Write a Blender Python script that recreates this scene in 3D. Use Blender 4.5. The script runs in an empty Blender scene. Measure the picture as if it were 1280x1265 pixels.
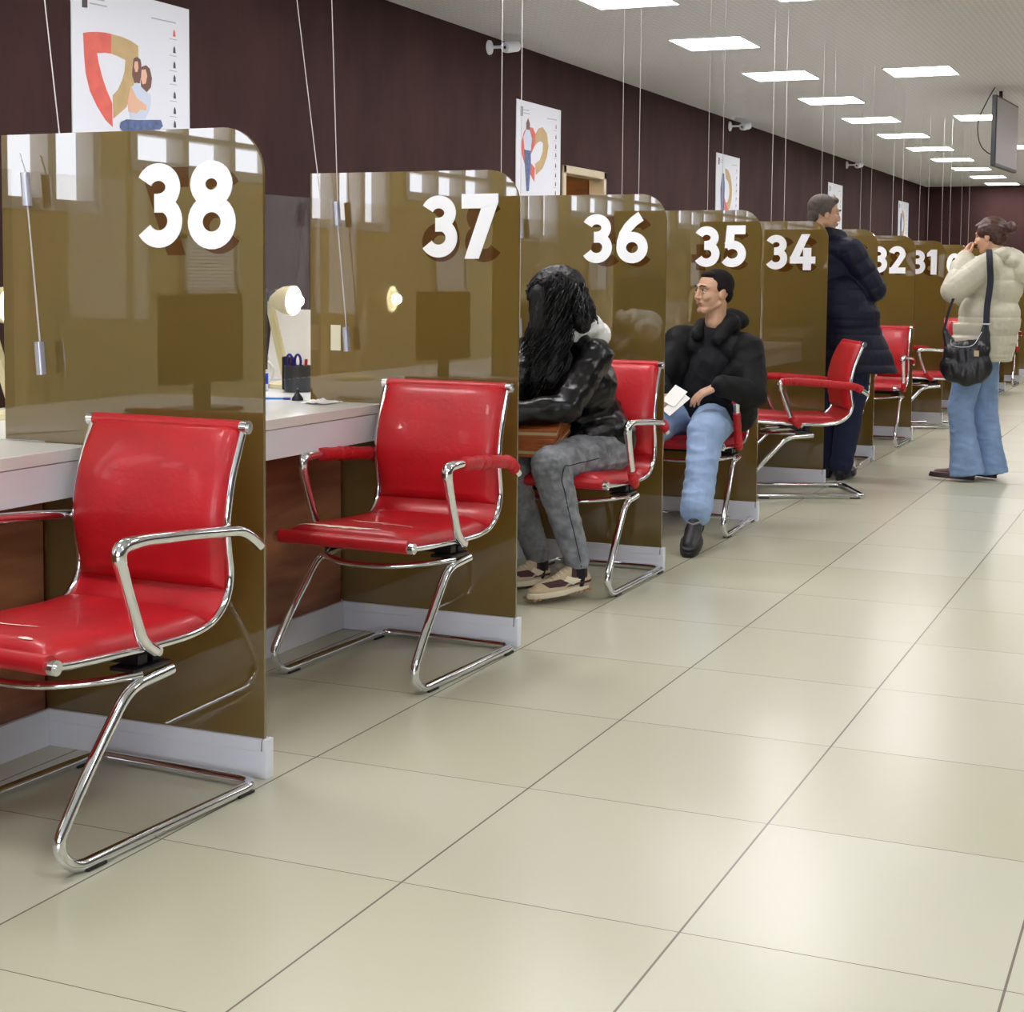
import bpy, bmesh, math, random
from mathutils import Vector, Matrix, noise
from mathutils.bvhtree import BVHTree
random.seed(7)
SC = bpy.context.scene
COL = SC.collection
PI = math.pi

# ------------------------------------------------------------------ materials
def lin(c):
    c = c / 255.0
    return c / 12.92 if c <= .04045 else ((c + .055) / 1.055) ** 2.4
def rgb(r, g, b): return (lin(r), lin(g), lin(b), 1)
MATS = {}
def mat(name, col, rough=.5, metal=0, spec=.5, coat=0, ior=1.5, bump=None, var=None, sheen=0, emit=None):
    m = bpy.data.materials.new(name); m.use_nodes = True
    nt = m.node_tree; b = nt.nodes['Principled BSDF']
    c = rgb(*col)
    b.inputs['Base Color'].default_value = c
    b.inputs['Roughness'].default_value = rough
    b.inputs['Metallic'].default_value = metal
    b.inputs['Specular IOR Level'].default_value = spec
    b.inputs['IOR'].default_value = ior
    b.inputs['Coat Weight'].default_value = coat
    b.inputs['Coat Roughness'].default_value = .05
    if sheen: b.inputs['Sheen Weight'].default_value = sheen
    if emit:
        b.inputs['Emission Color'].default_value = rgb(*emit[0]); b.inputs['Emission Strength'].default_value = emit[1]
    tc = nt.nodes.new('ShaderNodeTexCoord')
    if var:      # (scale, amount, stretch xyz)
        n = nt.nodes.new('ShaderNodeTexNoise'); n.inputs['Scale'].default_value = var[0]; n.inputs['Detail'].default_value = 5
        mp = nt.nodes.new('ShaderNodeMapping'); mp.inputs['Scale'].default_value = var[2] if len(var) > 2 else (1, 1, 1)
        nt.links.new(tc.outputs['Object'], mp.inputs[0]); nt.links.new(mp.outputs[0], n.inputs['Vector'])
        r = nt.nodes.new('ShaderNodeValToRGB')
        a = var[1]
        r.color_ramp.elements[0].position = .3; r.color_ramp.elements[1].position = .7
        r.color_ramp.elements[0].color = (c[0]*(1-a), c[1]*(1-a), c[2]*(1-a), 1)
        r.color_ramp.elements[1].color = (min(1, c[0]*(1+a)), min(1, c[1]*(1+a)), min(1, c[2]*(1+a)), 1)
        nt.links.new(n.outputs['Fac'], r.inputs[0]); nt.links.new(r.outputs[0], b.inputs['Base Color'])
    if bump:     # (scale, strength, distance)
        n2 = nt.nodes.new('ShaderNodeTexNoise'); n2.inputs['Scale'].default_value = bump[0]; n2.inputs['Detail'].default_value = 4
        nt.links.new(tc.outputs['Object'], n2.inputs['Vector'])
        bp = nt.nodes.new('ShaderNodeBump'); bp.inputs['Strength'].default_value = bump[1]; bp.inputs['Distance'].default_value = bump[2]
        nt.links.new(n2.outputs['Fac'], bp.inputs['Height']); nt.links.new(bp.outputs[0], b.inputs['Normal'])
    MATS[name] = m
    return m
M_RED = mat('red leather', (186, 20, 31), .42, bump=(60, .25, .004), var=(9, .12), coat=.12)
M_REDW = mat('red leather wrap', (190, 18, 30), .5, bump=(90, .5, .006))
M_TEAR = mat('exposed backing cloth', (236, 220, 200), .9, bump=(200, .5, .003))
M_CHR = mat('chrome', (226, 228, 232), .09, metal=1)
M_DARKPL = mat('black plastic', (24, 24, 27), .4)
M_BRACK = mat('dark steel', (46, 44, 44), .35, metal=.7)
M_WHITE = mat('white laminate', (228, 231, 238), .35, var=(3, .02))
M_TOP = mat('white worktop', (225, 226, 222), .22, var=(3, .02))
M_NUM = mat('white vinyl number', (250, 252, 255), .45)
M_GHOST = mat('brown back number shade', (86, 50, 14), .1, coat=.4)  # brown stands in for backlight stopped by the back number
M_ALU = mat('brushed aluminium', (196, 198, 212), .3, metal=.6)
M_CABLE = mat('steel cable', (205, 200, 195), .35, metal=.3)
M_LABEL = mat('cream label', (235, 232, 205), .6)
M_PAPER = mat('white paper', (240, 240, 236), .8)
M_CREAM = mat('cream lamp plastic', (226, 216, 172), .4)
M_BLUEPL = mat('blue plastic', (40, 40, 150), .35)
M_BLUE2 = mat('light blue plastic', (60, 130, 215), .35)
M_BLUE3 = mat('bright blue plastic', (20, 80, 215), .4)
M_REDPL = mat('bright red plastic', (215, 30, 35), .4)
M_DGREY = mat('dark grey plastic', (52, 55, 60), .35)
M_POST = mat('white poster paper', (220, 224, 232), .6)
M_PRED = mat('poster red', (214, 96, 84), .6, var=(14, .1))
M_PGOLD = mat('poster gold', (186, 160, 112), .6, var=(14, .08))
M_PDARK = mat('poster dark print', (70, 58, 66), .6)
M_PGREY = mat('poster grey print', (170, 172, 180), .6)
M_PSKIN = mat('poster skin print', (222, 178, 148), .6)
M_PHAIR = mat('poster brown print', (110, 76, 66), .6)
M_PBLUE = mat('poster denim print', (82, 100, 142), .6, var=(30, .3))
M_PSHIRT = mat('poster pale blue print', (196, 208, 226), .6)
M_FRAME = mat('door frame beige', (196, 180, 150), .4)
M_DOORIN = mat('door leaf brown', (112, 72, 46), .4, var=(3, .15, (1, 1, 8)))
M_SKIN = mat('skin', (190, 148, 120), .5, var=(30, .05))
M_SKIN2 = mat('skin paler', (214, 166, 136), .5)
M_LIP = mat('lips', (150, 102, 88), .5)
M_EYE = mat('eye white', (165, 158, 152), .3)
M_IRIS = mat('iris', (42, 28, 20), .2)
M_HBLACK = mat('black hair', (11, 10, 11), .45, spec=.3, bump=(120, .5, .004), var=(60, .5))
M_HDARK = mat('dark brown cropped hair', (24, 19, 18), .8, spec=.2, bump=(300, .6, .003))
M_HGREY = mat('greying brown hair', (78, 68, 60), .7, bump=(250, .6, .004), var=(40, .35))
M_HBROWN = mat('brown hair', (72, 44, 34), .45, bump=(150, .5, .004), var=(50, .35))
M_LEATH = mat('black leather', (8, 8, 10), .33, spec=.35, bump=(9, .45, .02))
M_BLKNYL = mat('black nylon', (8, 8, 10), .7, spec=.3, bump=(25, .35, .01))
M_TEE = mat('black cotton', (8, 9, 15), .85, bump=(40, .2, .004))
M_NAVY = mat('navy nylon', (9, 13, 36), .6, spec=.3, bump=(30, .35, .01), var=(6, .15))
M_NAVYP = mat('navy trouser cloth', (24, 31, 62), .85, bump=(25, .3, .01))
M_GJEAN = mat('acid washed grey denim', (122, 125, 130), .85, var=(26, .38), bump=(300, .3, .002))
M_LJEAN = mat('light blue denim', (140, 164, 198), .85, var=(7, .16), bump=(120, .3, .003))
M_MJEAN = mat('mid blue denim', (122, 148, 184), .85, var=(8, .16), bump=(120, .3, .003))
M_DJEAN = mat('dark denim', (45, 50, 62), .85, var=(20, .3))
M_CREAMC = mat('cream nylon', (196, 192, 170), .5, bump=(30, .4, .01), var=(5, .06))
M_WHOOD = mat('white fleece', (226, 228, 224), .9, bump=(90, .5, .006))
M_BEIGE = mat('beige suede', (196, 178, 148), .85, bump=(200, .3, .003))
M_MAROON = mat('maroon mesh', (72, 42, 46), .8, bump=(300, .4, .002))
M_GUM = mat('gum sole', (168, 126, 82), .6)
M_OFFW = mat('off white rubber', (224, 214, 190), .6)
M_SHOEB = mat('black shoe leather', (20, 20, 23), .5)
M_SHOEG = mat('grey shoe trim', (128, 130, 136), .6)
M_SHOER = mat('oxblood leather', (74, 32, 40), .32)
M_BAG = mat('black bag leather', (19, 20, 25), .38, bump=(14, .5, .02))
M_STRAP = mat('navy webbing', (26, 28, 44), .7)
M_FOLD = mat('tan leather', (152, 82, 36), .42, bump=(60, .3, .004), var=(12, .15))
M_PAGES = mat('page edges', (176, 160, 120), .8)
M_BLUEC = mat('blue jacket cloth', (36, 48, 130), .6)
M_SCRN = mat('switched off screen', (178, 168, 174), .4)  # pale base colour stands in for reflections on the dark screen
M_GROUT = mat('dark gap', (30, 26, 26), .8)

def node_mat(name):
    m = bpy.data.materials.new(name); m.use_nodes = True
    nt = m.node_tree; b = nt.nodes['Principled BSDF']
    def nd(t, **k):
        n = nt.nodes.new(t)
        for a, v in k.items(): setattr(n, a, v)
        return n
    def lk(a, b_): nt.links.new(a, b_)
    return m, nt, b, nd, lk

def schlick(nd, lk, f0):
    lw = nd('ShaderNodeLayerWeight'); lw.inputs[0].default_value = .5
    pw = nd('ShaderNodeMath', operation='POWER'); lk(lw.outputs['Facing'], pw.inputs[0]); pw.inputs[1].default_value = 5
    ml = nd('ShaderNodeMath', operation='MULTIPLY_ADD'); lk(pw.outputs[0], ml.inputs[0]); ml.inputs[1].default_value = 1-f0; ml.inputs[2].default_value = f0
    return ml
def make_glass_panel():
    m, nt, b, nd, lk = node_mat('bronze tinted glass')
    b.inputs['Base Color'].default_value = rgb(116, 105, 62)
    b.inputs['Roughness'].default_value = .015
    b.inputs['IOR'].default_value = 1.6
    tr = nd('ShaderNodeBsdfTranslucent'); tr.inputs[0].default_value = rgb(186, 156, 80)
    mx = nd('ShaderNodeMixShader'); mx.inputs[0].default_value = .5
    lk(b.outputs[0], mx.inputs[1]); lk(tr.outputs[0], mx.inputs[2])
    gl = nd('ShaderNodeBsdfGlossy'); gl.inputs['Roughness'].default_value = .01
    fr = schlick(nd, lk, .12)
    mx2 = nd('ShaderNodeMixShader')
    lk(fr.outputs[0], mx2.inputs[0]); lk(mx.outputs[0], mx2.inputs[1]); lk(gl.outputs[0], mx2.inputs[2])
    out = nt.nodes['Material Output']; lk(mx2.outputs[0], out.inputs[0])
    return m
M_PANEL = make_glass_panel()

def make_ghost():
    m, nt, b, nd, lk = node_mat('back number shade painted on front')
    b.inputs['Base Color'].default_value = rgb(84, 52, 20); b.inputs['Roughness'].default_value = 1; b.inputs['Specular IOR Level'].default_value = 0  # shade of the back number put into the base colour
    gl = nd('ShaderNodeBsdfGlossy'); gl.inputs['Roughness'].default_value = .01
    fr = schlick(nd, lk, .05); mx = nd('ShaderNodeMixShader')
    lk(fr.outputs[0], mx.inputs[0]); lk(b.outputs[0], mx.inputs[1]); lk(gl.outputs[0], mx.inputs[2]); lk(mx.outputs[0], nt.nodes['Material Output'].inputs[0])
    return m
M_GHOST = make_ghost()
def make_clear():
    m, nt, b, nd, lk = node_mat('clear glass')
    t = nd('ShaderNodeBsdfTransparent'); t.inputs[0].default_value = (.93, .92, .9, 1)
    gl = nd('ShaderNodeBsdfGlossy'); gl.inputs['Roughness'].default_value = .01
    fr = schlick(nd, lk, .010)
    mx = nd('ShaderNodeMixShader')
    lk(fr.outputs[0], mx.inputs[0]); lk(t.outputs[0], mx.inputs[1]); lk(gl.outputs[0], mx.inputs[2])
    lk(mx.outputs[0], nt.nodes['Material Output'].inputs[0])
    return m
M_CLEAR = make_clear()

def make_floor(tx, ty, xa, yt):
    m, nt, b, nd, lk = node_mat('pale porcelain floor tile')
    tc = nd('ShaderNodeTexCoord'); sp = nd('ShaderNodeSeparateXYZ'); lk(tc.outputs['Object'], sp.inputs[0])
    def cell(out, off, size):
        s = nd('ShaderNodeMath', operation='SUBTRACT'); lk(out, s.inputs[0]); s.inputs[1].default_value = off
        d = nd('ShaderNodeMath', operation='DIVIDE'); lk(s.outputs[0], d.inputs[0]); d.inputs[1].default_value = size
        f = nd('ShaderNodeMath', operation='FRACT'); lk(d.outputs[0], f.inputs[0])
        fl = nd('ShaderNodeMath', operation='FLOOR'); lk(d.outputs[0], fl.inputs[0])
        h = nd('ShaderNodeMath', operation='SUBTRACT'); lk(f.outputs[0], h.inputs[0]); h.inputs[1].default_value = .5
        a = nd('ShaderNodeMath', operation='ABSOLUTE'); lk(h.outputs[0], a.inputs[0])
        return a, fl
    ax, fx = cell(sp.outputs[0], xa, tx); ay, fy = cell(sp.outputs[1], yt, ty)
    gx = nd('ShaderNodeMath', operation='GREATER_THAN'); lk(ax.outputs[0], gx.inputs[0]); gx.inputs[1].default_value = .5 - .0024/tx
    gy = nd('ShaderNodeMath', operation='GREATER_THAN'); lk(ay.outputs[0], gy.inputs[0]); gy.inputs[1].default_value = .5 - .0014/ty
    g = nd('ShaderNodeMath', operation='MAXIMUM'); lk(gx.outputs[0], g.inputs[0]); lk(gy.outputs[0], g.inputs[1])
    cv = nd('ShaderNodeCombineXYZ'); lk(fx.outputs[0], cv.inputs[0]); lk(fy.outputs[0], cv.inputs[1])
    wn = nd('ShaderNodeTexWhiteNoise'); lk(cv.outputs[0], wn.inputs[0])
    r = nd('ShaderNodeValToRGB'); r.color_ramp.elements[0].color = rgb(189, 189, 165); r.color_ramp.elements[1].color = rgb(197, 197, 178)
    lk(wn.outputs['Value'], r.inputs[0])
    n = nd('ShaderNodeTexNoise'); n.inputs['Scale'].default_value = .9; n.inputs['Detail'].default_value = 1; lk(tc.outputs['Object'], n.inputs['Vector'])
    r2 = nd('ShaderNodeValToRGB'); r2.color_ramp.elements[0].position = .35; r2.color_ramp.elements[1].position = .7
    r2.color_ramp.elements[0].color = (.975, .985, .965, 1); r2.color_ramp.elements[1].color = (1, 1, 1, 1); lk(n.outputs['Fac'], r2.inputs[0])
    mu = nd('ShaderNodeMixRGB', blend_type='MULTIPLY'); mu.inputs[0].default_value = 1; lk(r.outputs[0], mu.inputs[1]); lk(r2.outputs[0], mu.inputs[2])
    mi = nd('ShaderNodeMixRGB'); lk(g.outputs[0], mi.inputs[0]); lk(mu.outputs[0], mi.inputs[1]); mi.inputs[2].default_value = rgb(118, 108, 98)
    lk(mi.outputs[0], b.inputs['Base Color'])
    n3 = nd('ShaderNodeTexNoise'); n3.inputs['Scale'].default_value = 3; lk(tc.outputs['Object'], n3.inputs['Vector'])
    mr = nd('ShaderNodeMapRange'); mr.inputs['To Min'].default_value = .24; mr.inputs['To Max'].default_value = .3; lk(n3.outputs['Fac'], mr.inputs[0])
    b.inputs['Roughness'].default_value = .27
    b.inputs['Specular IOR Level'].default_value = .5
    return m

def make_ceiling():
    m, nt, b, nd, lk = node_mat('perforated metal ceiling')
    tc = nd('ShaderNodeTexCoord'); sp = nd('ShaderNodeSeparateXYZ'); lk(tc.outputs['Object'], sp.inputs[0])
    def line(out, size, wid):
        d = nd('ShaderNodeMath', operation='DIVIDE'); lk(out, d.inputs[0]); d.inputs[1].default_value = size
        f = nd('ShaderNodeMath', operation='FRACT'); lk(d.outputs[0], f.inputs[0])
        l = nd('ShaderNodeMath', operation='LESS_THAN'); lk(f.outputs[0], l.inputs[0]); l.inputs[1].default_value = wid
        return l
    seam = line(sp.outputs[1], .1, .1)
    dx = line(sp.outputs[0], .045, .45); dy = line(sp.outputs[1], .05, .42)
    dot = nd('ShaderNodeMath', operation='MULTIPLY'); lk(dx.outputs[0], dot.inputs[0]); lk(dy.outputs[0], dot.inputs[1])
    d2 = nd('ShaderNodeMath', operation='MULTIPLY'); lk(dot.outputs[0], d2.inputs[0]); d2.inputs[1].default_value = .3
    s2 = nd('ShaderNodeMath', operation='MULTIPLY'); lk(seam.outputs[0], s2.inputs[0]); s2.inputs[1].default_value = .3
    mx = nd('ShaderNodeMath', operation='MAXIMUM'); lk(d2.outputs[0], mx.inputs[0]); lk(s2.outputs[0], mx.inputs[1])
    mi = nd('ShaderNodeMixRGB'); lk(mx.outputs[0], mi.inputs[0]); mi.inputs[1].default_value = rgb(222, 221, 223); mi.inputs[2].default_value = rgb(80, 80, 84)
    lk(mi.outputs[0], b.inputs['Base Color']); b.inputs['Roughness'].default_value = .45
    return m

def make_wall():
    m, nt, b, nd, lk = node_mat('mottled dark brown wallpaper')
    tc = nd('ShaderNodeTexCoord')
    n = nd('ShaderNodeTexNoise'); n.inputs['Scale'].default_value = 1.4; n.inputs['Detail'].default_value = 8; n.inputs['Roughness'].default_value = .65
    mp = nd('ShaderNodeMapping'); mp.inputs['Scale'].default_value = (1, 1.6, .7); lk(tc.outputs['Object'], mp.inputs[0]); lk(mp.outputs[0], n.inputs['Vector'])
    r = nd('ShaderNodeValToRGB'); r.color_ramp.elements[0].position = .3; r.color_ramp.elements[1].position = .72
    r.color_ramp.elements[0].color = rgb(48, 30, 29); r.color_ramp.elements[1].color = rgb(66, 44, 42)
    lk(n.outputs['Fac'], r.inputs[0])
    sp = nd('ShaderNodeSeparateXYZ'); lk(tc.outputs['Object'], sp.inputs[0])
    ad = nd('ShaderNodeMath', operation='ADD'); lk(sp.outputs[0], ad.inputs[0]); lk(sp.outputs[1], ad.inputs[1])
    d = nd('ShaderNodeMath', operation='DIVIDE'); lk(ad.outputs[0], d.inputs[0]); d.inputs[1].default_value = 1.06
    f = nd('ShaderNodeMath', operation='FRACT'); lk(d.outputs[0], f.inputs[0])
    l = nd('ShaderNodeMath', operation='LESS_THAN'); lk(f.outputs[0], l.inputs[0]); l.inputs[1].default_value = .004
    fa = nd('ShaderNodeMath', operation='MULTIPLY'); lk(l.outputs[0], fa.inputs[0]); fa.inputs[1].default_value = .4
    mi = nd('ShaderNodeMixRGB'); lk(fa.outputs[0], mi.inputs[0]); lk(r.outputs[0], mi.inputs[1]); mi.inputs[2].default_value = rgb(40, 28, 28)
    lk(mi.outputs[0], b.inputs['Base Color']); b.inputs['Roughness'].default_value = .8; b.inputs['Specular IOR Level'].default_value = .15
    bp = nd('ShaderNodeBump'); bp.inputs['Strength'].default_value = .3; bp.inputs['Distance'].default_value = .003
    n2 = nd('ShaderNodeTexNoise'); n2.inputs['Scale'].default_value = 60; lk(tc.outputs['Object'], n2.inputs['Vector']); lk(n2.outputs['Fac'], bp.inputs['Height']); lk(bp.outputs[0], b.inputs['Normal'])
    return m

def make_wood():
    m, nt, b, nd, lk = node_mat('walnut laminate')
    tc = nd('ShaderNodeTexCoord'); mp = nd('ShaderNodeMapping'); mp.inputs['Scale'].default_value = (6, 1.1, 9)
    n = nd('ShaderNodeTexNoise'); n.inputs['Scale'].default_value = 1.6; n.inputs['Detail'].default_value = 7; n.inputs['Distortion'].default_value = .6
    lk(tc.outputs['Object'], mp.inputs[0]); lk(mp.outputs[0], n.inputs['Vector'])
    r = nd('ShaderNodeValToRGB'); r.color_ramp.elements[0].position = .3; r.color_ramp.elements[1].position = .75
    r.color_ramp.elements[0].color = rgb(116, 66, 42); r.color_ramp.elements[1].color = rgb(176, 116, 78)
    lk(n.outputs['Fac'], r.inputs[0]); lk(r.outputs[0], b.inputs['Base Color']); b.inputs['Roughness'].default_value = .4
    return m
M_WOOD = make_wood()
def emission(name, col, s):
    m = bpy.data.materials.new(name); m.use_nodes = True; nt = m.node_tree
    nt.nodes.remove(nt.nodes['Principled BSDF']); e = nt.nodes.new('ShaderNodeEmission')
    e.inputs[0].default_value = rgb(*col); e.inputs[1].default_value = s
    nt.links.new(e.outputs[0], nt.nodes['Material Output'].inputs[0]); return m
M_LED = emission('led diffuser', (255, 250, 252), 9)
M_BULB = emission('desk lamp bulb', (250, 250, 255), 45)
M_SKYW = emission('daylight outside', (225, 232, 245), 2.6)

# ------------------------------------------------------------------ mesh helper
class MB:
    def __init__(s): s.v = []; s.f = []
    def add(s, vs, fs):
        o = len(s.v); s.v += [tuple(p) for p in vs]; s.f += [tuple(i + o for i in f) for f in fs]; return s
    def box(s, c, d, M=None):
        vs = []
        for x in (-.5, .5):
            for y in (-.5, .5):
                for z in (-.5, .5):
                    p = Vector((x*d[0], y*d[1], z*d[2]))
                    if M: p = M @ p
                    vs.append(p + Vector(c))
        return s.add(vs, [(0, 1, 3, 2), (4, 6, 7, 5), (0, 4, 5, 1), (2, 3, 7, 6), (0, 2, 6, 4), (1, 5, 7, 3)])
    def bb(s, x0, x1, y0, y1, z0, z1): return s.box(((x0+x1)/2, (y0+y1)/2, (z0+z1)/2), (abs(x1-x0), abs(y1-y0), abs(z1-z0)))
    def tube(s, path, r, n=12, closed=False, flat=1.0, caps=True):
        P = [Vector(p) for p in path]; k = len(P)
        R = r if isinstance(r, (list, tuple)) else [r]*k
        T = []
        for i in range(k):
            if closed: t = P[(i+1) % k] - P[i-1]
            else: t = P[min(i+1, k-1)] - P[max(i-1, 0)]
            T.append(t.normalized())
        u = Vector((0, 0, 1)).cross(T[0])
        if u.length < .1: u = Vector((1, 0, 0)).cross(T[0])
        u.normalize(); vs = []; fs = []
        for i in range(k):
            u = (u - T[i]*u.dot(T[i])).normalized(); w = T[i].cross(u)
            for j in range(n):
                a = 2*PI*j/n; vs.append(P[i] + u*(math.cos(a)*R[i]) + w*(math.sin(a)*R[i]*flat))
        m = k if closed else k-1
        for i in range(m):
            for j in range(n):
                a = i*n+j; b = i*n+(j+1) % n; c = ((i+1) % k)*n+(j+1) % n; d = ((i+1) % k)*n+j
                fs.append((a, b, c, d))
        if not closed and caps:
            fs.append(tuple(reversed(range(n)))); fs.append(tuple(range((k-1)*n, k*n)))
        return s.add(vs, fs)
    def cyl(s, a, b, r, n=16): return s.tube([a, b], r, n)
    def lathe(s, prof, c=(0, 0, 0), n=24, M=None):
        vs = []; fs = []
        for (r, z) in prof:
            for j in range(n):
                p = Vector((r*math.cos(2*PI*j/n), r*math.sin(2*PI*j/n), z))
                if M: p = M @ p
                vs.append(p + Vector(c))
        for i in range(len(prof)-1):
            for j in range(n):
                fs.append((i*n+j, i*n+(j+1) % n, (i+1)*n+(j+1) % n, (i+1)*n+j))
        fs.append(tuple(reversed(range(n)))); fs.append(tuple(range((len(prof)-1)*n, len(prof)*n)))
        return s.add(vs, fs)
    def prism(s, poly, fn, d0, d1):      # fn(u, v, d) -> xyz
        n = len(poly)
        vs = [fn(u, v, d0) for u, v in poly] + [fn(u, v, d1) for u, v in poly]
        fs = [tuple(range(n)), tuple(reversed(range(n, 2*n)))] + [(i, (i+1) % n, n+(i+1) % n, n+i) for i in range(n)]
        return s.add(vs, fs)
    def ell(s, c, r, M=None, n=12):
        vs = []; fs = []; k = n*2
        vs.append((0, 0, 1)); 
        for i in range(1, n):
            for j in range(k):
                a = PI*i/n; b = 2*PI*j/k; vs.append((math.sin(a)*math.cos(b), math.sin(a)*math.sin(b), math.cos(a)))
        vs.append((0, 0, -1))
        for j in range(k): fs.append((0, 1+j, 1+(j+1) % k))
        for i in range(n-2):
            for j in range(k):
                fs.append((1+i*k+j, 1+(i+1)*k+j, 1+(i+1)*k+(j+1) % k, 1+i*k+(j+1) % k))
        o = 1+(n-2)*k
        for j in range(k): fs.append((o+j, len(vs)-1, o+(j+1) % k))
        out = []
        for p in vs:
            q = Vector((p[0]*r[0], p[1]*r[1], p[2]*r[2]))
            if M: q = M @ q
            out.append(q + Vector(c))
        return s.add(out, fs)
    def cap(s, a, b, ra, rb, n=14):      # capsule with two radii
        a = Vector(a); b = Vector(b); d = (b-a); L = d.length
        if L < 1e-5: return s.ell(a, (ra, ra, ra))
        d.normalize(); path = []; rr = []
        for i in range(5):
            t = PI/2*(1 - i/5); path.append(a - d*ra*math.sin(t)); rr.append(max(.0008, ra*math.cos(t)))
        path.append(a); rr.append(ra); path.append(b); rr.append(rb)
        for i in range(1, 6):
            t = PI/2*i/5; path.append(b + d*rb*math.sin(t)); rr.append(max(.0008, rb*math.cos(t)))
        return s.tube(path, rr, n)
    def build(s, name, m, parent=None, smooth=False, loc=None, bevel=0, edge=None):
        me = bpy.data.meshes.new(name); off = Vector(loc) if loc is not None else None
        vs = [tuple(Vector(p) - off) for p in s.v] if off is not None else s.v
        me.from_pydata(vs, [], s.f); me.update()
        bm = bmesh.new(); bm.from_mesh(me); bmesh.ops.recalc_face_normals(bm, faces=bm.faces); bm.to_mesh(me); bm.free()
        if smooth:
            me.polygons.foreach_set('use_smooth', [True]*len(me.polygons))
            try: me.set_sharp_from_angle(angle=math.radians(45))
            except Exception: pass
        me.materials.append(m)
        o = bpy.data.objects.new(name, me); COL.objects.link(o)
        if parent is not None: o.parent = parent
        if off is not None and parent is None: o.location = off
        if bevel:
            md = o.modifiers.new('bevel', 'BEVEL'); md.width = bevel; md.segments = 2; md.limit_method = 'ANGLE'
        return o

def tag(o, label=None, cat=None, group=None, kind=None):
    if label: o['label'] = label
    if cat: o['category'] = cat
    if group: o['group'] = group
    if kind: o['kind'] = kind
    return o
def thing(name, label, cat, loc=(0, 0, 0), rz=0, group=None):
    o = bpy.data.objects.new(name, None); COL.objects.link(o); o.location = loc; o.rotation_euler = (0, 0, rz)
    o.empty_display_size = .1
    return tag(o, label, cat, group)
def dup(root, loc=None, rz=None, label=None, group=None, parent=None):
    kids = [c for c in COL.objects if c.parent == root]
    r = root.copy(); COL.objects.link(r)
    if parent is not None: r.parent = parent
    if loc is not None: r.location = loc
    if rz is not None: r.rotation_euler = (0, 0, rz)
    if label: r['label'] = label
    if group: r['group'] = group
    for c in kids: dup(c, parent=r)
    return r
def struct(name, mb, m, **k):
    o = mb.build(name, m, **k); o['kind'] = 'structure'; return o
def fillet(pts, r, n=6):
    P = [Vector(p) for p in pts]; out = [P[0]]
    for i in range(1, len(P)-1):
        a, b, c = P[i-1], P[i], P[i+1]; u = (a-b); v = (c-b)
        d = min(r if not isinstance(r, (list, tuple)) else r[i], u.length*.49, v.length*.49)
        p0 = b + u.normalized()*d; p2 = b + v.normalized()*d
        for k in range(n+1):
            t = k/n; out.append(p0*(1-t)**2 + b*2*t*(1-t) + p2*t*t)
    out.append(P[-1]); return out
def catmull(pts, n=8):
    P = [Vector(p) for p in pts]; P = [P[0]*2-P[1]] + P + [P[-1]*2-P[-2]]; out = []
    for i in range(1, len(P)-2):
        for k in range(n):
            t = k/n; a, b, c, d = P[i-1:i+3]
            out.append(.5*((2*b) + (c-a)*t + (2*a-5*b+4*c-d)*t*t + (-a+3*b-3*c+d)*t**3))
    out.append(P[-2]); return out

# ------------------------------------------------------------------ layout
X0 = -2.1136; ZT = 1.6124; YB = 3.3169; ST = 1.5727; ZP = .0987
XD = -2.6216; ZD = .81; XG = -2.918; XW = -2.7872; ZC = 3.1454; WX = -5.2428; YF = 32.64
YK = lambda n: YB + (38-n)*ST

# camera
cam = bpy.data.cameras.new('camera'); co = bpy.data.objects.new('camera', cam); COL.objects.link(co)
yaw, pit, rol, F, CY = .4115, .0757, .0089, 1984.14, 498.28
fw = Vector((-math.sin(yaw)*math.cos(pit), math.cos(yaw)*math.cos(pit), -math.sin(pit)))
rt = Vector((math.cos(yaw), math.sin(yaw), 0)); up = rt.cross(fw)
R_ = rt*math.cos(rol) + up*math.sin(rol); U_ = up*math.cos(rol) - rt*math.sin(rol)
mw = Matrix(((R_.x, U_.x, -fw.x, 0), (R_.y, U_.y, -fw.y, 0), (R_.z, U_.z, -fw.z, 1.25), (0, 0, 0, 1)))
co.matrix_world = mw
cam.sensor_fit = 'HORIZONTAL'; cam.sensor_width = 36; cam.lens = 36*F/1280; cam.shift_y = -(632.5-CY)/1280; cam.shift_x = 0
cam.clip_start = .05; cam.clip_end = 100
SC.camera = co

# ------------------------------------------------------------------ shell
RX = 4.6; BY = -5.0
struct('floor', MB().bb(WX, RX, BY, YF, -.1, 0), make_floor(.6008, .6709, -1.4831, 4.1902))
struct('ceiling', MB().bb(WX, RX, BY, YF, ZC, ZC+.1), make_ceiling())
M_WALL = make_wall()
DY0, DY1, DZ = 13.11, 14.10, 2.2
w = MB()
WINS = [(-.05, 1.05), (-1.75, -.3), (-3.6, -2.0)]
ys = [BY, -3.6, -2.0, -1.75, -.3, -.05, 1.05, DY0, DY1, YF]
wz0, wz1 = 1.86, 2.95
SILL = [1.56, 1.80, 1.80]
w2 = MB(); w2.bb(WX-.12, WX, BY, -3.6, 0, ZC)
for (a, b), sl in zip(WINS, SILL): w2.bb(WX-.12, WX, a, b, 0, sl); w2.bb(WX-.12, WX, a, b, wz1, ZC)
w2.bb(WX-.12, WX, -2.0, -1.75, 0, ZC); w2.bb(WX-.12, WX, -.3, -.05, 0, ZC); w2.bb(WX-.12, WX, 1.05, 3.4, 0, ZC)
w.bb(WX-.12, WX, 3.4, DY0, 0, ZC)
w.bb(WX-.12, WX, DY0, DY1, DZ, ZC); w.bb(WX-.12, WX, DY1, YF, 0, ZC)
struct('wall_left', w, M_WALL)
struct('wall_left_rear', w2, mat('beige painted wall', (206, 190, 146), .7))
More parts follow.
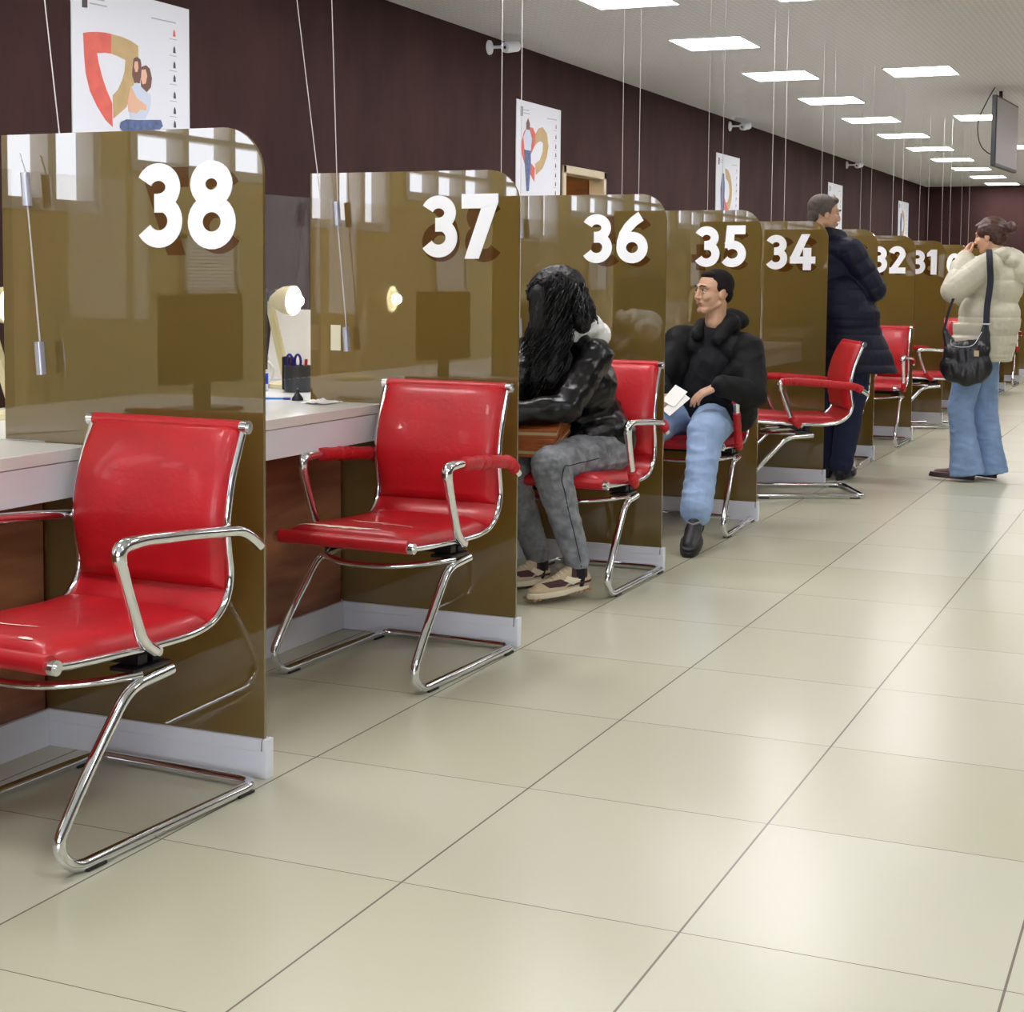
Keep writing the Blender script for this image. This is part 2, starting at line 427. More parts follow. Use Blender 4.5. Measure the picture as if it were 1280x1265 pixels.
struct('wall_far', MB().bb(WX-.12, RX, YF, YF+.12, 0, ZC), M_WALL)
M_LWALL = mat('light painted wall', (84, 76, 70), .7)
struct('wall_right', MB().bb(RX, RX+.12, BY, YF, 0, ZC), M_LWALL)
struct('wall_back', MB().bb(WX-.12, RX, BY-.12, BY, 0, ZC), M_LWALL)
struct('baseboard_left', MB().bb(WX, WX+.015, 1.05, DY0-.05, 0, .08).bb(WX, WX+.015, DY1+.05, YF, 0, .08), M_WHITE)
M_WFR = mat('window frame white', (190, 188, 184), .4)
for i, (a, b) in enumerate(WINS):
    wz0 = SILL[i]
    root = bpy.data.objects.new('window_%d' % (i+1), None); COL.objects.link(root); root.location = (WX, (a+b)/2, wz0); root['kind'] = 'structure'
    f = MB(); L = root.location
    f.bb(WX-.1, WX+.02, a, b, wz0, wz0+.06).bb(WX-.1, WX+.02, a, b, wz1-.06, wz1)
    for k in range(4):
        y = a+.03+(b-a-.06)*k/3; f.bb(WX-.1, WX+.01, y-.03, y+.03, wz0, wz1)
    f.bb(WX-.08, WX, a, b, 2.0, 2.03)
    f.build('window_frame', M_WFR, root, loc=L)
    MB().bb(WX-.12, WX-.105, a, b, wz0, wz1).build('daylight_pane', M_SKYW, root, loc=L)
root = bpy.data.objects.new('window_4', None); COL.objects.link(root); root.location = (WX, -1.02, 1.17); root['kind'] = 'structure'; L = root.location
f = MB().bb(WX, WX+.03, -1.30, -.75, 1.14, 1.17).bb(WX, WX+.03, -1.30, -.75, 1.45, 1.48).bb(WX, WX+.03, -1.30, -1.27, 1.14, 1.48).bb(WX, WX+.03, -.78, -.75, 1.14, 1.48)
f.build('window_frame', M_WFR, root, loc=L)
MB().bb(WX+.001, WX+.006, -1.27, -.78, 1.17, 1.45).build('daylight_pane', emission('daylight behind blind', (225, 228, 235), .45), root, loc=L)
f = MB()
for k in range(14): f.bb(WX+.008, WX+.016, -1.27, -.78, 1.175+.02*k, 1.183+.02*k)
f.build('blind', M_WFR, root, loc=L)
M_FILLB = emission('added fill light behind the camera', (232, 238, 250), 3.6)
for i, xa in enumerate((-3.4, -1.5, .4, 2.3)):  # added windows out of view, fill light for faces towards the camera
    root = bpy.data.objects.new('window_%d' % (i+5), None); COL.objects.link(root); root.location = (xa+.75, BY, .8); root['kind'] = 'structure'; L = root.location
    f = MB().bb(xa, xa+1.5, BY, BY+.05, .8, .86).bb(xa, xa+1.5, BY, BY+.05, 2.74, 2.8)
    for k in range(3): f.bb(xa+.72*k, xa+.72*k+.06, BY, BY+.05, .8, 2.8)
    f.build('window_frame', M_WFR, root, loc=L)
    MB().bb(xa, xa+1.5, BY+.002, BY+.01, .82, 2.78).build('daylight_pane', M_FILLB, root, loc=L)
# doorway in the left wall
dr = bpy.data.objects.new('door_1', None); COL.objects.link(dr); dr.location = (WX, (DY0+DY1)/2, 0); dr['kind'] = 'structure'; L = dr.location
f = MB(); f.bb(WX-.13, WX+.02, DY0-.05, DY0+.02, 0, DZ+.05); f.bb(WX-.13, WX+.02, DY1-.02, DY1+.05, 0, DZ+.05); f.bb(WX-.13, WX+.02, DY0-.05, DY1+.05, DZ-.02, DZ+.05)
f.build('door_frame', M_FRAME, dr, loc=L, bevel=.006)
MB().bb(WX-1.6, WX-1.5, DY0-.4, DY1+.6, 0, 2.6).bb(WX-1.6, WX-.13, DY1+.5, DY1+.6, 0, 2.6).bb(WX-1.6, WX-.13, DY0-.5, DY0-.4, 0, 2.6).bb(WX-1.6, WX-.12, DY0-.5, DY1+.6, 2.5, 2.6).bb(WX-1.6, WX-.12, DY0-.5, DY1+.6, -.1, 0).build('side_room', M_DOORIN, dr, loc=L)
MB().bb(WX-1.0, WX-.14, DY1-.02, DY1+.02, 0, DZ-.03).build('door_leaf', M_DOORIN, dr, loc=L)
MB().bb(WX-.9, WX-.5, DY0+.3, DY1-.2, 2.46, 2.49).build('side_room_lamp', emission('warm lamp', (255, 214, 140), 3), dr, loc=L)

# ------------------------------------------------------------------ ceiling lights
lx, ly = .5949, .6406
def ceiling_light(x, y, label, first=[None]):
    if first[0] is None:
        t = thing('ceiling_light', label, 'ceiling light', (x, y, ZC), 0, 'square ceiling lights')
        MB().bb(.012, lx-.012, .012, ly-.012, -.006, -.001).build('diffuser', M_LED, t)
        MB().bb(0, lx, 0, .012, -.009, 0).bb(0, lx, ly-.012, ly, -.009, 0).bb(0, .012, .012, ly-.012, -.009, 0).bb(lx-.012, lx, .012, ly-.012, -.009, 0).build('frame', M_WHITE, t)
        first[0] = t; return t
    return dup(first[0], (x, y, ZC), 0, label)
ORD = ['nearest', 'second', 'third', 'fourth', 'fifth', 'sixth', 'seventh', 'eighth', 'ninth', 'tenth', 'eleventh', 'twelfth']
for k in range(-4, 10):
    y = 12.1494 + k*2.1604
    if k >= -1: lab = 'square ceiling light, %s from the camera in the row nearest the dark wall' % ORD[k+1]
    else: lab = 'square ceiling light above the booths, out of the picture'
    ceiling_light(-3.9904, y, lab)
for k in range(-3, 5):
    y = 14.4265 + k*4.30
    lab = 'square ceiling light, %s from the camera in the sparse row over the aisle' % ORD[k+1] if k >= -1 else 'square ceiling light over the aisle, out of the picture'
    ceiling_light(-2.7355, y, lab)
for xx in (-.2, 2.3):  # added rows out of view, extra light for the room
    for k in range(-3, 5): ceiling_light(xx, 14.4265 + k*4.30, 'added square ceiling light over the unseen hall right of the picture')

# ------------------------------------------------------------------ numbers
def arc(cx, cy, rx, ry, a0, a1, n=26):
    return [(cx+rx*math.cos(math.radians(a0+(a1-a0)*i/n)), cy+ry*math.sin(math.radians(a0+(a1-a0)*i/n))) for i in range(n+1)]
def ribbon(path, wd, closed=False):
    k = len(path); quads = []; L = []; Rr = []
    for i in range(k):
        if closed: a = path[i-1]; b = path[(i+1) % k]
        else: a = path[max(i-1, 0)]; b = path[min(i+1, k-1)]
        tx, ty = b[0]-a[0], b[1]-a[1]; l = math.hypot(tx, ty) or 1
        nx, ny = -ty/l*wd/2, tx/l*wd/2
        L.append((path[i][0]+nx, path[i][1]+ny)); Rr.append((path[i][0]-nx, path[i][1]-ny))
    m = k if closed else k-1
    for i in range(m):
        j = (i+1) % k; quads.append([L[i], L[j], Rr[j], Rr[i]])
    return [L + Rr[::-1]] if not closed else [L[:k//2+1] + Rr[:k//2+1][::-1], L[k//2:] + [L[0]] + [Rr[0]] + Rr[k//2:][::-1]]
S = .2
def glyph(ch):
    q = []
    if ch == '3':
        q += ribbon(arc(.255, .71, .20, .1725, 158, -88), S); q += ribbon(arc(.255, .325, .225, .2075, 88, -150), S); q += [[(.2, .42), (.2, .635), (.33, .635), (.33, .42)]]
    elif ch == '8':
        q += ribbon(arc(.325, .735, .182, .165, 0, 360)[:-1], S, True); q += ribbon(arc(.325, .31, .222, .21, 0, 360)[:-1], S, True)
    elif ch == '7': q += [[(0, 1), (.33, 1), (.33, .775), (0, .775)], [(.33, 1), (.62, 1), (.62, .87), (.33, .775)], [(.62, .87), (.33, .775), (.05, 0), (.295, 0)]]
    elif ch == '6':
        q += ribbon(arc(.345, .325, .225, .2075, 0, 360)[:-1], S, True); q += ribbon([(.52, .935), (.38, .84), (.26, .72), (.17, .58), (.125, .43), (.12, .33)], S)
    elif ch == '9':
        q = [[(.69-x, 1-y) for x, y in p] for p in glyph('6')[0]]
    elif ch == '5':
        q += [[(.1, 1), (.55, 1), (.55, .79), (.1, .79)], [(.1, 1), (.3, 1), (.27, .5), (.05, .46)]]; q += ribbon(arc(.235, .33, .235, .215, 128, -142), S)
    elif ch == '4': q += [[(.32, 1), (.56, 1), (.27, .38), (.0, .33)], [(0, .38), (.72, .38), (.72, .185), (0, .185)], [(.37, .62), (.6, .62), (.6, 0), (.37, 0)]]
    elif ch == '2': q += ribbon(arc(.27, .69, .205, .195, 165, -25), S); q += ribbon([(.455, .63), (.35, .45), (.12, .12)], S); q += [[(0, .215), (.58, .215), (.58, 0), (0, 0)]]
    elif ch == '1': q += [[(.14, 0), (.14, 1), (.375, 1), (.375, 0)], [(.14, 1), (.14, .74), (-.02, .72), (-.02, .85)]]
    elif ch == '0': q += ribbon(arc(.345, .5, .225, .385, 0, 360)[:-1], S, True)
    wd = {'3': .6, '8': .65, '7': .62, '6': .69, '9': .69, '5': .59, '4': .72, '2': .58, '1': .375, '0': .69}[ch]
    return q, wd
def number_mb(text, x1, zb, h, y, th, mirror=False, xc=None):
    mb = MB(); gs = [glyph(c) for c in text]; gap = .055; tot = sum(g[1] for g in gs) + gap*(len(gs)-1)
    x = x1 - tot*h
    cur = 0; st = [0]
    for q, wd in gs:
        for ip, poly in enumerate(q):
            pts = [((cur+u)*h, v*h) for u, v in poly]
            if mirror: pts = [(tot*h-u, v) for u, v in pts]
            mb.prism(pts, lambda u, v, d: (x+u, d, zb+v), y, y-th-(.0004*(st[0] % 5)) if th > .001 else y-th-.00004*(st[0] % 5)); st[0] += 1
        cur += wd + gap
    return mb

# ------------------------------------------------------------------ partitions, desks, screens
def panel_poly():
    r = .115; p = [(XG, ZD+.002), (XG, ZT)]
    for i in range(13):
        a = PI/2*(1-i/12); p.append((X0-r+r*math.cos(a), ZT-r+r*math.sin(a)))
    return p + [(X0, ZP-.03), (XW, ZP-.03), (XW, ZD+.002)]
def partition(n):
    y = YK(n)
    t = thing('partition', 'bronze glass booth partition with the white number %d on it' % n, 'partition', (X0-.35, y, 0), 0, 'numbered glass partitions')
    L = t.location
    MB().prism(panel_poly(), lambda u, v, d: (u, d, v), y, y+.010).build('glass_sheet', M_PANEL, t, loc=L)
    MB().bb(XW, X0+.013, y-.012, y+.022, 0, ZP-.03).bb(XW, X0-.004, y-.012, y-.0006, ZP-.03, ZP).bb(XW, X0-.004, y+.0106, y+.022, ZP-.03, ZP).bb(X0+.0006, X0+.013, y-.012, y+.022, ZP-.03, ZP).build('plinth', M_WHITE, t, loc=L, bevel=.0012)
    number_mb(str(n), X0-.076, 1.3145, .2185, y-.0006, .0016).build('number', M_NUM, t, loc=L)
    number_mb(str(n-1), X0-.072, 1.3, .2185, y-.0001, .0004, True).build('painted_number_shade', M_GHOST, t, loc=L)['label'] = 'brown reversed shade of the far side number %d, painted on the front' % (n-1)  # backlight blocked by the back number, painted on the front face
    number_mb(str(n-1), X0-.072, 1.3, .2185, y+.0122, .0016, True).build('back_number', M_NUM, t, loc=L)
    return t
for n in range(39, 25, -1): partition(n)
def desk(n):
    y0, y1 = YK(n+1)+.0225, YK(n)-.0125
    where = 'in front of the partition numbered %d' % n
    t = thing('desk', 'white topped walnut service desk ' + where, 'desk', (-3.0, (y0+y1)/2, 0), 0, 'booth service desks'); L = t.location
    MB().bb(XD, -3.62, y0-.008, y1+.0, ZD-.032, ZD).build('worktop', M_TOP, t, loc=L, bevel=.002)
    MB().bb(XD-.004, XD-.022, y0-.008, y1, ZD-.126, ZD-.034).build('apron', M_WHITE, t, loc=L, bevel=.002)
    MB().bb(XW, XW-.018, y0-.008, y1, ZP, ZD-.034).build('front_panel', M_WOOD, t, loc=L)
    MB().bb(XW+.012, XW-.02, y0+.001, y1-.001, 0, ZP-.001).build('plinth', M_WHITE, t, loc=L, bevel=.0015)
    for yy in (y0+.02, y1-.03): MB().bb(XW-.02, -3.6, yy-.009, yy+.009, 0, ZD-.034).build('side_panel', M_WOOD, t, loc=L)
for n in range(38, 25, -1): desk(n)
def screen(n):
    y1 = YK(n)-.03; y0 = y1-1.15
    t = thing('glass_screen', 'clear glass screen hung on steel cables over the desk in front of number %d' % n, 'glass screen', (-2.86, y1, ZD), 0, 'hanging glass screens'); L = t.location
    MB().bb(-2.865, -2.859, y0, y1, .90, 1.52).build('pane', M_CLEAR, t, loc=L)
    sl = {38: ((-2.96, -2.758), (-2.822, -2.80)), 37: ((-3.07, -2.845), (-2.84, -2.785))}.get(n, ((-2.86, -2.86), (-2.77, -2.77)))
    (a0, a1), (b0, b1) = sl
    ya = y1+.085 if n == 38 else y1-.02
    MB().cyl((a0, ya, ZC), (a1, ya, 1.50), .0016, 6).build('cable', M_CABLE, t, loc=L)
    MB().cyl((b0, y1-.01, ZC if n != 38 else 1.56), (b1, y1-.01, 1.50), .0016, 6).build('cable', M_CABLE, t, loc=L)
    c2 = b1+.035 if n in (37, 38) else b1
    MB().cyl((b1, y1-.01, 1.43), (c2, y1-.01, 1.07), .0022, 6).build('rod', M_CABLE, t, loc=L)
    MB().cyl((b1-.006, y1-.01, 1.51), (b1, y1-.01, 1.425), .0125, 14).build('clamp', M_ALU, t, smooth=True, loc=L)
    MB().cyl((c2-.004, y1-.01, 1.075), (c2+.003, y1-.01, .99), .0125, 14).build('clamp', M_ALU, t, smooth=True, loc=L)
for n in range(38, 26, -1): screen(n)

# ------------------------------------------------------------------ chairs
PROF = catmull([(0, -.335, .447), (0, -.27, .440), (0, -.15, .433), (0, 0, .426), (0, .12, .426), (0, .2, .442), (0, .25, .482), (0, .268, .54), (0, .259, .61), (0, .257, .68), (0, .275, .765), (0, .3, .83), (0, .325, .888)], 6)
NP = len(PROF)
def prof_at(s):
    x = max(0, min(1, s))*(NP-1); i = min(int(x), NP-2); t = x-i
    p = PROF[i].lerp(PROF[i+1], t); d = (PROF[min(i+2, NP-1)] - PROF[max(i-1, 0)]).normalized()
    return p, Vector((0, -d.z, d.y))
def pad(s0, s1, hw, th, base=0.0, n=46, m=22, back=.006, wfn=None):
    mb = MB(); top = []; bot = []
    def surf(s, x):
        p, nn = prof_at(s); u = abs(x)/hw; v = abs(2*(s-s0)/(s1-s0)-1)
        k = (max(0, 1-u**7)*max(0, 1-v**9))**.5
        ww = wfn((s-s0)/(s1-s0)) if wfn else 1
        return Vector((x*ww, p.y, p.z)) + nn*(base + th*k)
    vs = []; fs = []
    for i in range(n+1):
        s = s0+(s1-s0)*i/n
        for j in range(m+1):
            c = -math.cos(PI*j/m); x = hw*(.35*c + .65*(2*j/m-1))
            vs.append(surf(s, x))
    o = len(vs)
    for i in range(n+1):
        s = s0+(s1-s0)*i/n; p, nn = prof_at(s); ww = wfn((s-s0)/(s1-s0)) if wfn else 1
        for j in range(m+1):
            c = -math.cos(PI*j/m); x = hw*(.35*c + .65*(2*j/m-1)); vs.append(Vector((x*ww, p.y, p.z)) + nn*(base-back))
    W = m+1
    for i in range(n):
        for j in range(m):
            fs.append((i*W+j, i*W+j+1, (i+1)*W+j+1, (i+1)*W+j)); fs.append((o+i*W+j, o+(i+1)*W+j, o+(i+1)*W+j+1, o+i*W+j+1))
    for i in range(n):
        fs.append((i*W, (i+1)*W, o+(i+1)*W, o+i*W)); fs.append((i*W+m, o+i*W+m, o+(i+1)*W+m, (i+1)*W+m))
    for j in range(m):
        fs.append((j, o+j, o+j+1, j+1)); fs.append((n*W+j, n*W+j+1, o+n*W+j+1, o+n*W+j))
    mb.add(vs, fs)
    return mb, surf
HWR = .232
def make_chair(label, group, wraps=(), tears=()):
    t = thing('visitor_chair', label, 'chair', (0, 0, 0), 0, group)
    sl, _ = pad(0, 1, .226, .006, 0, 60, 8); sl.build('sling', M_RED, t, smooth=True)
    sc_, ss = pad(.004, .41, .219, .046, .004); so = sc_.build('seat_cushion', M_RED, t, smooth=True)
    bc, bs = pad(.535, .998, .232, .034, .006, wfn=lambda v: .955+.045*math.sin(PI*min(1, max(0, (v-.1)*1.2)))); bc.build('back_cushion', M_RED, t, smooth=True)
    for w_, (s, xa, xb, wd, amp) in enumerate(tears):
        mb = MB(); L = []; R2 = []; n = 28
        for i in range(n+1):
            u = i/n; x = xa+(xb-xa)*u; cc = s + amp*(4*(u-.5)**2-.5) + .004*noise.noise(Vector((x*40, w_*7, 0)))
            hw_ = wd*(math.sin(PI*u)**.5)*(.55+.45*noise.noise(Vector((x*90, w_*3, 2)))**2*2)
            for q, sg in ((L, -1), (R2, 1)):
                p = ss(cc+sg*hw_, x); _, nn = prof_at(cc); q.append(p+nn*.0022)
        vs = L+R2; mb.add(vs, [(i, i+1, n+1+i+1, n+1+i) for i in range(n)])
        lo = [v-Vector((0, 0, .004)) for v in vs]; mb.add(lo, [(i, n+1+i, n+1+i+1, i+1) for i in range(n)])
        mb.build('tear', M_TEAR, t)['label'] = 'pale frayed tear across the seat'
    for sg in (-1, 1):
        path = [Vector((sg*HWR, p.y, p.z)) for p in PROF]
        MB().tube(path, .0095, 10).build('side_rail', M_CHR, t, smooth=True)
    for s, nm in ((0, 'front_bar'), (1, 'top_bar')):
        p, nn = prof_at(s)
        MB().cyl((-.226, p.y, p.z+(.004 if s == 0 else 0)), (.226, p.y, p.z+(.004 if s == 0 else 0)), .021 if s == 0 else .0165, 20).build(nm, M_RED, t, smooth=True)
        for sg in (-1, 1):
            MB().cyl((sg*.2265, p.y, p.z), (sg*.2455, p.y, p.z), .0165, 18).cyl((sg*.2456, p.y, p.z), (sg*.25, p.y, p.z), .009, 12).build('end_cap', M_CHR, t, smooth=True)
    # arms
    for sg in (-1, 1):
        a = [(sg*.252, -.035, .422), (sg*.258, -.085, .452), (sg*.261, -.145, .60), (sg*.261, -.17, .672), (sg*.261, -.085, .676), (sg*.261, .10, .664), (sg*.260, .272, .648), (sg*.258, .315, .628), (sg*.256, .355, .60)]
        pth = fillet(a, [0, .03, .05, .055, .03, .05, .03, .03, 0], 6)
        arm = MB().tube(pth, [.0135+.004*math.exp(-((k/(len(pth)-1)-.36)/.12)**2) for k in range(len(pth))], 14).build('armrest', M_CHR, t, smooth=True)
        MB().cyl((sg*.228, -.03, .421), (sg*.262, -.03, .421), .0115, 12).build('bolt', M_CHR, arm, smooth=True); MB().cyl((sg*.228, .262, .648), (sg*.262, .262, .648), .009, 12).build('bolt', M_CHR, arm, smooth=True)
        key = 'R' if sg > 0 else 'L'
        for kk, u0, u1 in wraps:
            if kk == key:
                N = len(pth)-1; i0, i1 = int(u0*N), int(u1*N); seg = pth[i0:i1+1]
                seg = [seg[k].lerp(seg[k+1], tt/3) for k in range(len(seg)-1) for tt in range(3)] + [seg[-1]]
                rr = [.0185+.0025*noise.noise(Vector((k*.9, sg*5, u0*9)))+.0012*(k % 2) for k in range(len(seg))]
                MB().tube(seg, rr, 14, flat=1.15).build('arm_wrap', M_REDW, arm, smooth=True)['label'] = 'red leather wrap on the armrest'
    # cantilever base
    b = [(.232, .045, .362), (.236, -.105, .352), (.246, -.262, .19), (.25, -.352, .075), (.25, -.30, .0145), (.25, .345, .0145), (-.25, .345, .0145), (-.25, -.30, .0145), (-.25, -.352, .075), (-.246, -.262, .19), (-.236, -.105, .352), (-.232, .045, .362)]
    MB().tube(fillet(b, [0, .05, .12, .07, .06, .05, .05, .06, .07, .12, .05, 0], 7), .0135, 14).build('cantilever_base', M_CHR, t, smooth=True)
    MB().tube(fillet([(-.232, -.06, .372), (-.2, -.15, .372), (-.08, -.225, .362), (.08, -.225, .362), (.2, -.15, .372), (.232, -.06, .372)], .08, 6), .013, 12, flat=.7).build('front_support', M_CHR, t, smooth=True)
    MB().bb(-.235, -.16, -.08, .04, .376, .386).bb(.16, .235, -.08, .04, .376, .386).bb(-.22, .22, -.05, -.02, .386, .412).bb(-.22, .22, .0, .03, .386, .412).build('seat_bracket', M_BRACK, t, bevel=.003)
    for (x, y) in ((.25, -.24), (-.25, -.24), (.25, .29), (-.25, .29)):
        MB().bb(x-.014, x+.014, y-.03, y+.03, 0.0005, .008).build('glide', M_DARKPL, t, bevel=.002)
    return t
GC = 'red visitor chairs at the booths'
CX = -2.361
c38 = make_chair('red cantilever chair with torn seat and bare chrome armrests, nearest, by number 38', GC, (), ((.034, -.2, -.05, .013, .004), (.13, -.2, .07, .0055, .012), (.04, .11, .15, .013, 0)))
c38.location = (CX+.01, YK(38)-.385-.03, 0); c38.rotation_euler = (0, 0, math.radians(-3))
c37 = make_chair('empty red leather cantilever chair with split seat and red armrest wraps before number 37', GC, (('R', .56, .97), ('L', .56, .97)), ((.036, -.19, .12, .013, .006), (.16, -.08, .06, .006, .006), (.145, .04, .16, .005, -.006)))
c37.location = (CX+.005, YK(37)-.395, 0); c37.rotation_euler = (0, 0, math.radians(-2))
c36 = make_chair('red chair under the woman in the black leather jacket, before number 36', GC, (('R', .84, .97), ('R', .0, .14), ('L', .4, .97)), ())
c36.location = (CX+.01, YK(36)-.36, 0)
c35 = make_chair('red chair under the seated man holding a white paper, before number 35', GC, (('R', .33, .8), ('R', .0, .22), ('L', .4, .97)), ())
c35.location = (CX, YK(35)-.35, 0); c35.rotation_euler = (0, 0, math.radians(3))
c34 = make_chair('empty red chair turned sideways towards the desk before number 34', GC, (('R', .38, .93), ('L', .38, .93), ('R', .0, .12)), ())
c34.location = (-2.19, 9.22, 0); c34.rotation_euler = (0, 0, math.radians(-64))
plain = [(33, CX, YK(33)-.37, 0, 'red chair before number 33, half hidden behind the man in the navy coat'),
 (32, CX, YK(32)-.37, 0, 'red chair before number 32, right of the standing man in the navy coat'),
 (31, -2.22, 14.05, -60, 'red chair turned sideways before number 31, just left of the standing woman'),
 (30, CX, YK(30)-.37, 0, 'red chair before number 30, only its top edge showing left of the standing woman'),
 (29, CX, YK(29)-.37, 0, 'red chair before number 29, hidden behind the standing woman'),
 (28, CX, YK(28)-.37, 0, 'red chair right of the standing woman, holding a person in blue'),
 (27, CX, YK(27)-.37, 0, 'farthest red chair, at the right edge beyond the standing woman')]
for n, x, y, a, lab in plain:
    dup(c36, (x, y, 0), math.radians(a), lab)

# ------------------------------------------------------------------ things on the desks
def on_desk():
    z = ZD+.001
    t = thing('pencil_cup', 'dark grey pencil cup holding blue scissors on the desk beside partition 37', 'pencil cup', (-3.17, 5.22, z)); L = t.location
    MB().lathe([(.052, 0), (.053, .1), (.049, .1), (.048, .006)], L, 32).build('cup', M_DGREY, t, smooth=True, loc=L)
    t2 = thing('scissors', 'blue handled scissors standing in the dark pencil cup', 'scissors', (-3.19, 5.22, z+.02)); L2 = t2.location
    for sg in (-1, 1):
        ring = [(L2.x+sg*.017+.013*math.cos(a), L2.y+.002*sg, z+.115+.026*math.sin(a)) for a in [2*PI*i/20 for i in range(20)]]
        MB().tube(ring, .005, 8, closed=True).build('handle', M_BLUEPL, t2, smooth=True, loc=L2)
        MB().box((L2.x+sg*.004, L2.y, z+.05), (.01, .002, .09)).build('blade', M_ALU, t2, loc=L2)
    for dx, dy, m, nm, lab in ((.028, .0, M_REDPL, 'pen', 'red pen standing in the dark pencil cup'), (.012, .02, M_WHITE, 'pen', 'white pen standing in the dark pencil cup')):
        o = MB().cyl((-3.17+dx, 5.22+dy, z+.012), (-3.17+dx*1.3, 5.22+dy*1.3, z+.125), .0055, 10).build(nm, m, None, smooth=True, loc=(-3.17+dx, 5.22+dy, z+.012)); tag(o, lab, 'pen')
    # desk lamp
    t = thing('desk_lamp', 'cream desk lamp with a bright bulb, seen between partitions 38 and 37', 'desk lamp', (-3.33, 5.40, z), 0, 'desk lamps'); L = t.location
    MB().lathe([(.08, 0), (.08, .015), (.03, .025)], L, 28).build('base', M_CREAM, t, smooth=True, loc=L)
    A = L+Vector((0, 0, .02)); B = Vector((-3.335, 5.275, z+.35)); C = Vector((-3.25, 5.31, z+.385))
    for p_, q_ in ((A, B),):
        d = (q_-p_); q = d.to_track_quat('Z', 'Y').to_matrix()
        MB().box((p_+q_)/2, (.03, .022, d.length), q).build('arm', M_CREAM, t, loc=L, bevel=.003)
    MB().box(B+Vector((.02, -.01, .012)), (.07, .035, .03), Matrix.Rotation(-.4, 3, 'Y')).build('joint', M_DGREY, t, loc=L, bevel=.004)
    q = (Vector((-3.2, 5.27, z+.345))-B).to_track_quat('Z', 'Y').to_matrix()
    MB().lathe([(.018, .0), (.032, .03), (.052, .07), (.058, .115), (.054, .115), (.026, .04)], B, 28, q).build('lamp_shade', M_CREAM, t, smooth=True, loc=L)
    MB().ell((-3.2, 5.27, z+.345), (.022, .022, .022)).build('bulb', M_BULB, t, smooth=True, loc=L)
    dup(t, (L.x, L.y-ST, z), 0, 'cream desk lamp hidden behind partition 38, its bulb mirrored in partition 37')
    # papers
    t = thing('document_stack', 'white papers standing in a rack behind the pencil cup', 'papers', (-3.4, 5.65, z)); L = t.location
    for i in range(4):
        Mr = Matrix.Rotation(math.radians(-12+i*6), 3, 'X') @ Matrix.Rotation(math.radians(8*i), 3, 'Z')
        MB().box((L.x+.02*i, L.y+.03*i, z+.155), (.34-.05*i, .003, .30-.03*i), Mr).build('sheet', M_PAPER, t, loc=L)
    MB().bb(L.x-.18, L.x+.2, L.y-.06, L.y+.14, z, z+.02).build('rack', M_WHITE, t, loc=L)
    o = MB().bb(-3.42, -3.19, 4.72, 4.76, z+.07, z+.37).bb(-3.33, -3.28, 4.75, 4.79, z+.01, z+.2).bb(-3.4, -3.21, 4.68, 4.84, z, z+.012)
    t = thing('monitor', 'black monitor edge showing just right of partition 38', 'monitor', (-3.1, 4.8, z)); L = t.location
    Mr = Matrix.Rotation(math.radians(12), 3, 'Z')
    MB().box((L.x-.2, L.y, z+.25), (.46, .03, .29), Mr).build('screen_housing', M_DARKPL, t, loc=L, bevel=.004)
    MB().box((L.x-.2, L.y+.03, z+.07), (.05, .02, .12), Mr).build('stand', M_DARKPL, t, loc=L)
    MB().box((L.x-.2, L.y+.03, z+.006), (.2, .14, .012), Mr).build('foot', M_DARKPL, t, loc=L, bevel=.003)
    # monitors near the left end of each booth
    m0 = thing('monitor', 'black desktop monitor on the desk hidden behind partition 38', 'monitor', (-2.99, YK(38)+.35, z)); L = m0.location
    Mr = Matrix.Rotation(math.radians(-82), 3, 'Z')
    MB().box((L.x, L.y, z+.235), (.37, .035, .29), Mr).build('screen_housing', M_DARKPL, m0, loc=L, bevel=.004)
    MB().box((L.x-.0, L.y, z+.07), (.06, .02, .14), Mr).build('stand', M_DARKPL, m0, loc=L)
    MB().box((L.x-.0, L.y, z+.006), (.22, .16, .012), Mr).build('foot', M_DARKPL, m0, loc=L, bevel=.003)
    dup(m0, (-2.99, YK(39)+.565, z), 0, 'black desktop monitor at the left edge, seen only as a reflection in partition 38')
    o = MB().lathe([(.021, 0), (.02, .008), (.012, .02), (.006, .028), (.0055, .04), (.003, .042)], (-2.945, 4.845, z), 24).build('rubber_stopper', M_DARKPL, None, smooth=True, loc=(-2.945, 4.845, z)); tag(o, 'small black cone shaped rubber stopper at the foot of partition 37', 'stopper')
    t = thing('pen', 'blue ballpoint pen lying on the white desk by partition 38', 'pen', (-3.04, 4.8, z+.006)); L = t.location
    d = Vector((.9, .44, 0)).normalized()
    MB().cyl(L-d*.075, L+d*.055, .0042, 10).build('barrel', M_BLUE2, t, smooth=True, loc=L)
    MB().cyl(L+d*.055, L+d*.08, .005, 10).build('pen_cap', M_BLUEPL, t, smooth=True, loc=L)
    t = thing('glue_bottle', 'small blue and white bottle left of the pencil cup', 'bottle', (-3.30, 5.17, z)); L = t.location
    MB().lathe([(.024, .028), (.024, .068), (.02, .072)], L, 20).build('label_band', M_BLUE3, t, smooth=True, loc=L)
    MB().lathe([(.023, 0), (.023, .075), (.01, .088), (.009, .11)], L, 20).build('bottle_body', M_WHITE, t, smooth=True, loc=L)
    t = thing('mug', 'white mug with a curved handle beside the blue bottle', 'mug', (-3.40, 5.30, z)); L = t.location
    MB().lathe([(.038, 0), (.041, .13), (.038, .13), (.036, .008)], L, 28).build('mug_body', M_PAPER, t, smooth=True, loc=L)
    MB().tube([(L.x+.04+.028*math.sin(a), L.y, z+.065+.04*math.cos(a)) for a in [PI*i/10 for i in range(11)]], .005, 8).build('handle', M_PAPER, t, smooth=True, loc=L)
